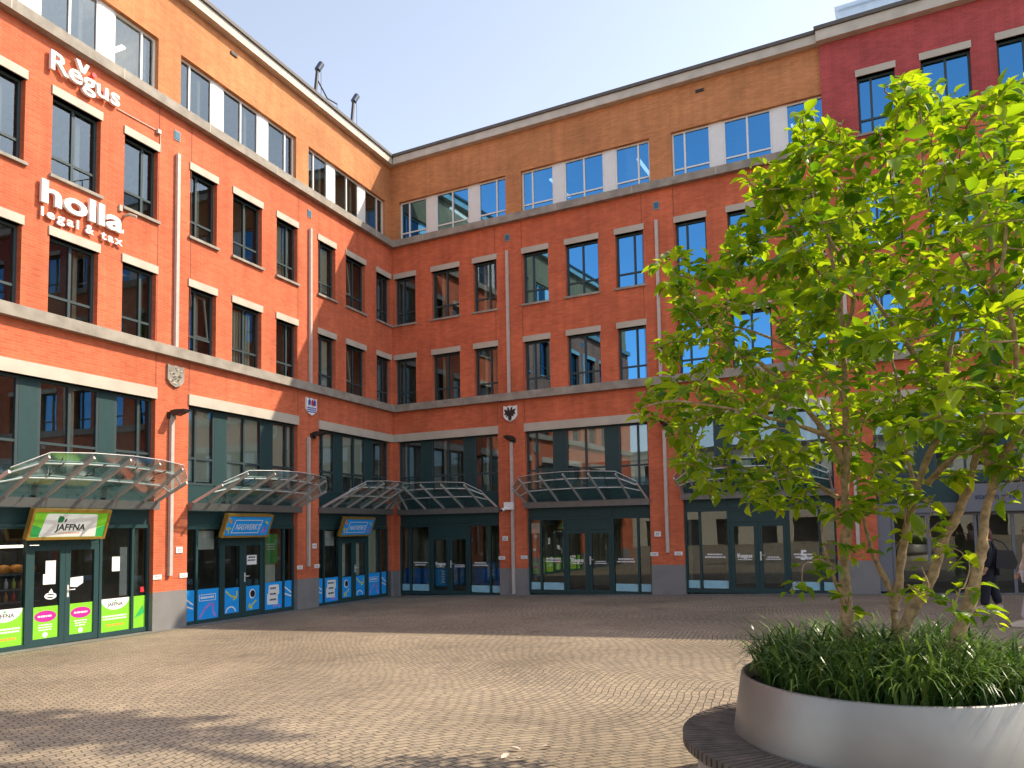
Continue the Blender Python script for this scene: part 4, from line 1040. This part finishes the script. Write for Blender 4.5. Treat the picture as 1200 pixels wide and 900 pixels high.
def inside(x, y):
    c = False
    for (x0, y0), (x1, y1) in zip(OUT, OUT[1:]+OUT[:1]):
        if (y0 > y) != (y1 > y) and x < (x1-x0)*(y-y0)/(y1-y0)+x0: c = not c
    return c
def edge(x, y):
    best = 1e9
    for (x0, y0), (x1, y1) in zip(OUT, OUT[1:]+OUT[:1]):
        dx, dy = x1-x0, y1-y0; t = max(0, min(1, ((x-x0)*dx+(y-y0)*dy)/(dx*dx+dy*dy))); best = min(best, math.hypot(x-x0-t*dx, y-y0-t*dy))
    return best
sites = []
rs = random.Random(21)
tries = 0
while len(sites) < 690 and tries < 60000:
    tries += 1
    x, y = rs.uniform(735, 1450), rs.uniform(60, 645)
    if not inside(x, y) or any(math.hypot(x-a, y-b) < r for a, b, r in GAPS): continue
    if x > 1225 and rs.random() < (.45 if x < 1290 else .85): continue
    if y > 515 and x > 955 and rs.random() < .45: continue
    e = edge(x, y); th = min(1.0, .25+e/110)
    Y = -18.3+rs.uniform(-1.2, 1.75)*th-(.35 if x > 1130 else 0)
    p = atY(x, y, Y)
    if any((p-q).length < .125 for q in sites): continue
    sites.append(p)
# sites nearest to existing wood first, so twigs branch from twigs
trees = [T1, T2, T3]
def nearest(p, hang=True):
    best = (1e9, None, None)
    for t in trees:
        for q, r in t.nodes:
            d = (q-p).length+(max(0, q.z-p.z)*.5 if hang else 0)
            if d < best[0]: best = (d, t, q)
    return best
todo = sites[:]
todo.sort(key=lambda p: nearest(p)[0])
for p in todo:
    d, t, q = nearest(p)
    near_cam = (p-CAM).length
    t.spray(p, q, rs.choice((11, 12, 13, 14)), 1.0)
# shoots low on the stems
for tr, px in ((T1, ((984, 640, -18.4), (1000, 655, -18.35), (1020, 640, -18.3), (960, 655, -18.5), (940, 690, -18.5), (925, 693, -18.6), (985, 700, -18.55), (1003, 720, -18.5), (972, 675, -18.5))),
               (T2, ((1060, 600, -18.3), (1085, 620, -18.5), (1100, 612, -18.6), (1050, 640, -18.3), (1110, 640, -18.6), (1120, 660, -18.6), (1080, 665, -18.5), (1056, 700, -18.6), (1090, 705, -18.7), (1035, 600, -18.2))),
               (T3, ((1125, 690, -18.8), (1100, 700, -18.8), (1135, 655, -18.7), (1150, 715, -18.8), (1118, 720, -18.9), (1170, 735, -18.9), (1190, 575, -18.5), (1180, 590, -18.5)))):
    for q in px:
        p = atY(*q); d, n_ = min(((n[0]-p).length, i) for i, n in enumerate(tr.nodes)); tr.spray(p, tr.nodes[n_][0], 5, .95)
for tr, lab, base in ((T1, 'straight slender pale-barked tree in the planter, on the side of the blue shops', (996, 760, -18.2)), (T2, 'forked multi-stemmed tree with light green leaves in the middle of the planter', (1054, 760, -18.2)), (T3, 'leaning pale-barked tree at the planter side nearest the entrance, light green leaves', (1112, 775, -18.5))):
    b = atY(*base); t = thing('tree', (b.x, b.y, 1.3), lab, 'tree', 'trees growing in the planter')
    obj('trunk', tr.wood, M_bark, t); obj('crown', tr.leaves, M_leaf, t)

# tall tree outside the frame that shades the near cobbles
ST = Tree(); b = V(22.5, -14.6, gz(22.5, -14.6)); cen = V(20.3, -10.9, 14.2)
ST.limb([b, b+V(.1, .1, 4), b+V(-.2, .6, 9), cen+V(.6, -.8, -.9), cen+V(-.3, .2, .2)], .2, .04)
rt = random.Random(5)
for i in range(210):
    while True:
        q = V(rt.uniform(-1, 1), rt.uniform(-1, 1), rt.uniform(-1, 1))
        if q.length < 1: break
    tip = cen+(V(q.x*2.5, q.y*.75, q.z*.8) if i % 5 < 3 else V(q.x*2.2+.4, q.y*.6-1.75, q.z*.7))
    d, n_ = min(((n[0]-tip).length, i) for i, n in enumerate(ST.nodes)); ST.spray(tip, ST.nodes[n_][0], 10, 1.9)
t = thing('street_tree', b, 'tall leafy tree beside the square that throws shade on the near cobbles', 'tree')
obj('trunk', ST.wood, M_bark, t); obj('crown', ST.leaves, M_leaf, t)

# fallen leaves on the cobbles
for i in range(4):
    p = V(rnd.uniform(11.8, 13.6), rnd.uniform(-18.6, -17.2), 0); p.z = gz(p.x, p.y)+.012
    g = MB(); a = rnd.uniform(0, 6.3); leaf(g, p, V(math.cos(a), math.sin(a), .05), V(rnd.gauss(0, .2), rnd.gauss(0, .2), 1), .09, .045, -.2)
    obj('fallen_leaf', g, M_shoe, label='dry pale leaf lying on the near cobbles', cat='leaf', group='dry leaves on the cobbles')

# ------------------------------------------------------------------ people
def body(name, verts, edges, radii, mat, parent, root=0):
    me = bpy.data.meshes.new(name); me.from_pydata([tuple(Vector(v)) for v in verts], edges, [])
    me.materials.append(mat); o = bpy.data.objects.new(name, me); col.objects.link(o); o.parent = parent
    sk = o.modifiers.new('skin', 'SKIN'); sk.use_smooth_shade = True; ss = o.modifiers.new('sub', 'SUBSURF'); ss.levels = 2; ss.render_levels = 2
    for i, r in enumerate(radii):
        q = me.skin_vertices[0].data[i]; q.radius = r if isinstance(r, tuple) else (r, r); q.use_root = i == root
    return o
def place(parent_loc, rot, o): pass
def person(loc, face, label, hair, top, bottom, stride, hairlong, shoe):
    t = thing('person', loc, label, 'person'); t.rotation_euler = (0, 0, face)   # local: faces +y, x to the right
    h = stride
    # one continuous body: legs, trunk, arms, neck, head
    vs = [(0, 0, .90), (0, 0, 1.05), (0, .01, 1.22), (0, .02, 1.36), (0, .03, 1.44), (0, .05, 1.53), (0, .06, 1.62),
          (-.09, 0, .84), (-.10, h*.45, .48), (-.10, h*.75, .10), (-.10, h*.75+.10, .04), (.09, 0, .84), (.10, -h*.25, .47), (.10, -h*.85, .12), (.10, -h*.85+.10, .04),
          (-.17, .01, 1.35), (-.22, -.06, 1.10), (-.22, .02, .86), (-.22, .06, .78), (.17, .01, 1.35), (.22, .04, 1.10), (.22, .14, .90), (.21, .18, .83)]
    es = [(0, 1), (1, 2), (2, 3), (3, 4), (4, 5), (5, 6), (0, 7), (7, 8), (8, 9), (9, 10), (0, 11), (11, 12), (12, 13), (13, 14), (3, 15), (15, 16), (16, 17), (17, 18), (3, 19), (19, 20), (20, 21), (21, 22)]
    rr = [(.15, .11), (.13, .10), (.14, .11), (.13, .095), .05, (.072, .085), (.07, .08), .085, .062, .042, .035, .085, .062, .042, .035, .055, .045, .034, .03, .055, .045, .034, .03]
    body('body', vs, es, rr, M_skin, t)
    # clothing as slightly larger shells following the same joints
    iv = [0, 1, 2, 3, 15, 16, 17, 19, 20, 21]; mp = {v: i for i, v in enumerate(iv)}
    cv = [vs[i] for i in iv]; cv[0] = (0, 0, .78)
    body('coat', cv, [(mp[a], mp[b]) for a, b in es if a in mp and b in mp], [(.215, .18), (.20, .165), (.195, .16), (.16, .125), .085, .066, .052, .075, .066, .052], top, t)
    iv = [0, 7, 8, 9, 11, 12, 13]; mp = {v: i for i, v in enumerate(iv)}
    body('trousers', [vs[i] for i in iv], [(mp[a], mp[b]) for a, b in es if a in mp and b in mp], [(.17, .13), .11, .095, .088, .11, .095, .088], bottom, t)
    hv = [(0, .045, 1.675), (0, .0, 1.61), (0, -.03, 1.52)]+([(0, -.05, 1.42), (0, -.055, 1.34)] if hairlong else [])
    body('hair', hv, [(k, k+1) for k in range(len(hv)-1)], [(.088, .082), (.092, .07), (.088, .055), (.075, .045), (.045, .03)][:len(hv)], hair, t, 1)
    f_ = MB()                                                  # face: eyes, nose, mouth
    for x in (-.03, .03): f_.box(Fr((x, .128, 1.60), (1, 0, 0), (0, 0, 1), (0, 1, 0)), -.012, .012, -.006, .006, 0, .006)
    f_.box(Fr((0, .128, 1.54), (1, 0, 0), (0, 0, 1), (0, 1, 0)), -.022, .022, -.005, .005, 0, .006); f_.poly(Fr((0, .125, 1.555), (1, 0, 0), (0, 0, 1), (0, 1, 0)), [(-.012, 0), (.012, 0), (0, .04)], 0, .022)
    fm = bpy.data.meshes.new('face'); fm.from_pydata(f_.v, [], f_.f); fm.materials.append(M_hairr); fo = bpy.data.objects.new('face', fm); col.objects.link(fo); fo.parent = t
    for i, k in ((10, 9), (14, 13)):
        g = MB(); x, y, z = vs[i]
        g.poly(Fr((x, y, 0), (0, 1, 0), (0, 0, 1), (1, 0, 0)), [(-.17, 0), (.12, 0), (.13, .03), (.08, .07), (-.04, .11), (-.16, .11)], -.045, .045)
        sm = bpy.data.meshes.new('shoe'); sm.from_pydata(g.v, [], g.f); sm.materials.append(shoe); s_ = bpy.data.objects.new('shoe', sm); col.objects.link(s_); s_.parent = t
    # hands with fingers
    for (a, b) in ((17, 18), (21, 22)):
        A, B = Vector(vs[a]), Vector(vs[b]); d = (B-A).normalized(); g = MB()
        for j, (off, L) in enumerate(((-.022, .075), (-.008, .085), (.007, .08), (.021, .062))):
            q = B+V(0, off, 0); g.tube([q, q+d*L*.5+V(0, .0, 0), q+d*L+V(0, .012, .006)], [.009, .0085, .006], 6)
        g.tube([B+V(0, .025, .02), B+V(0, .05, -.01), B+V(0, .055, -.04)], [.010, .009, .007], 6)
        m_ = bpy.data.meshes.new('hand'); m_.from_pydata(g.v, [], g.f); m_.materials.append(M_skin); o_ = bpy.data.objects.new('hand', m_); col.objects.link(o_); o_.parent = t
    return t
pl_ = V(17.46, -6.0, gz(17.46, -6.0))
person(pl_, R(75), 'person with auburn hair walking in loose dark navy clothes behind the leaning trunk', M_hairr, M_navyc, M_navyc, .14, True, M_shoe)
bgm = thing('shoulder_bag', pl_+V(.32, -.12, .86), 'black shoulder bag carried by the person in navy', 'bag')
g = MB(); fr = Fr(pl_+V(.24, -.22, .84), (1, 0, 0), (0, 0, 1), (0, -1, 0))
g.poly(fr, [(-.17, .02), (.15, 0), (.2, .12), (.13, .36), (-.14, .38)], -.05, .08); obj('bag_body', g, M_bag, bgm)
g = MB(); g.tube([fr.p(.08, .35, .0), fr.p(-.02, .52, -.02), fr.p(-.17, .59, -.06), fr.p(-.19, .5, -.02), fr.p(-.12, .36, 0)], .014, 6); obj('strap', g, M_bag, bgm)
p2 = V(17.70, -8.6, gz(17.70, -8.6))
person(p2, R(95), 'person in a cream cardigan and pale trousers at the entrance side of the square', M_hairb, M_cream, M_greyc, .26, True, M_shoe)

# ------------------------------------------------------------------ building across the square, seen only as reflections
ob = thing('plaster_building', (10, -62, 0), 'cream plaster building across the square, mirrored in the shop glass', 'building')
OF = Fr((-25, -60, 0), (-1, 0, 0), (0, 0, 1), (0, 1, 0)); OF = Fr((45, -60, 0), (-1, 0, 0), (0, 0, 1), (0, 1, 0))
hl = []
for i in range(17):
    for z0, z1 in ((-.5, 3.0), (4.2, 6.2), (7.4, 9.2)): hl.append((1.5+i*4, 3.9+i*4, z0, z1))
obj('wall', wall(OF, 0, 70, -1, 10.5, hl, 0, .4), M_plaster, ob)
g = MB(); g.box(OF, 0, 70, -1, 10.4, -9, -.5); obj('dark_rooms', g, M_dark, ob)
g = MB(); g.box(OF, -.3, 70.3, 10.51, 10.9, -9, .4); obj('roof_edge', g, M_coping, ob)
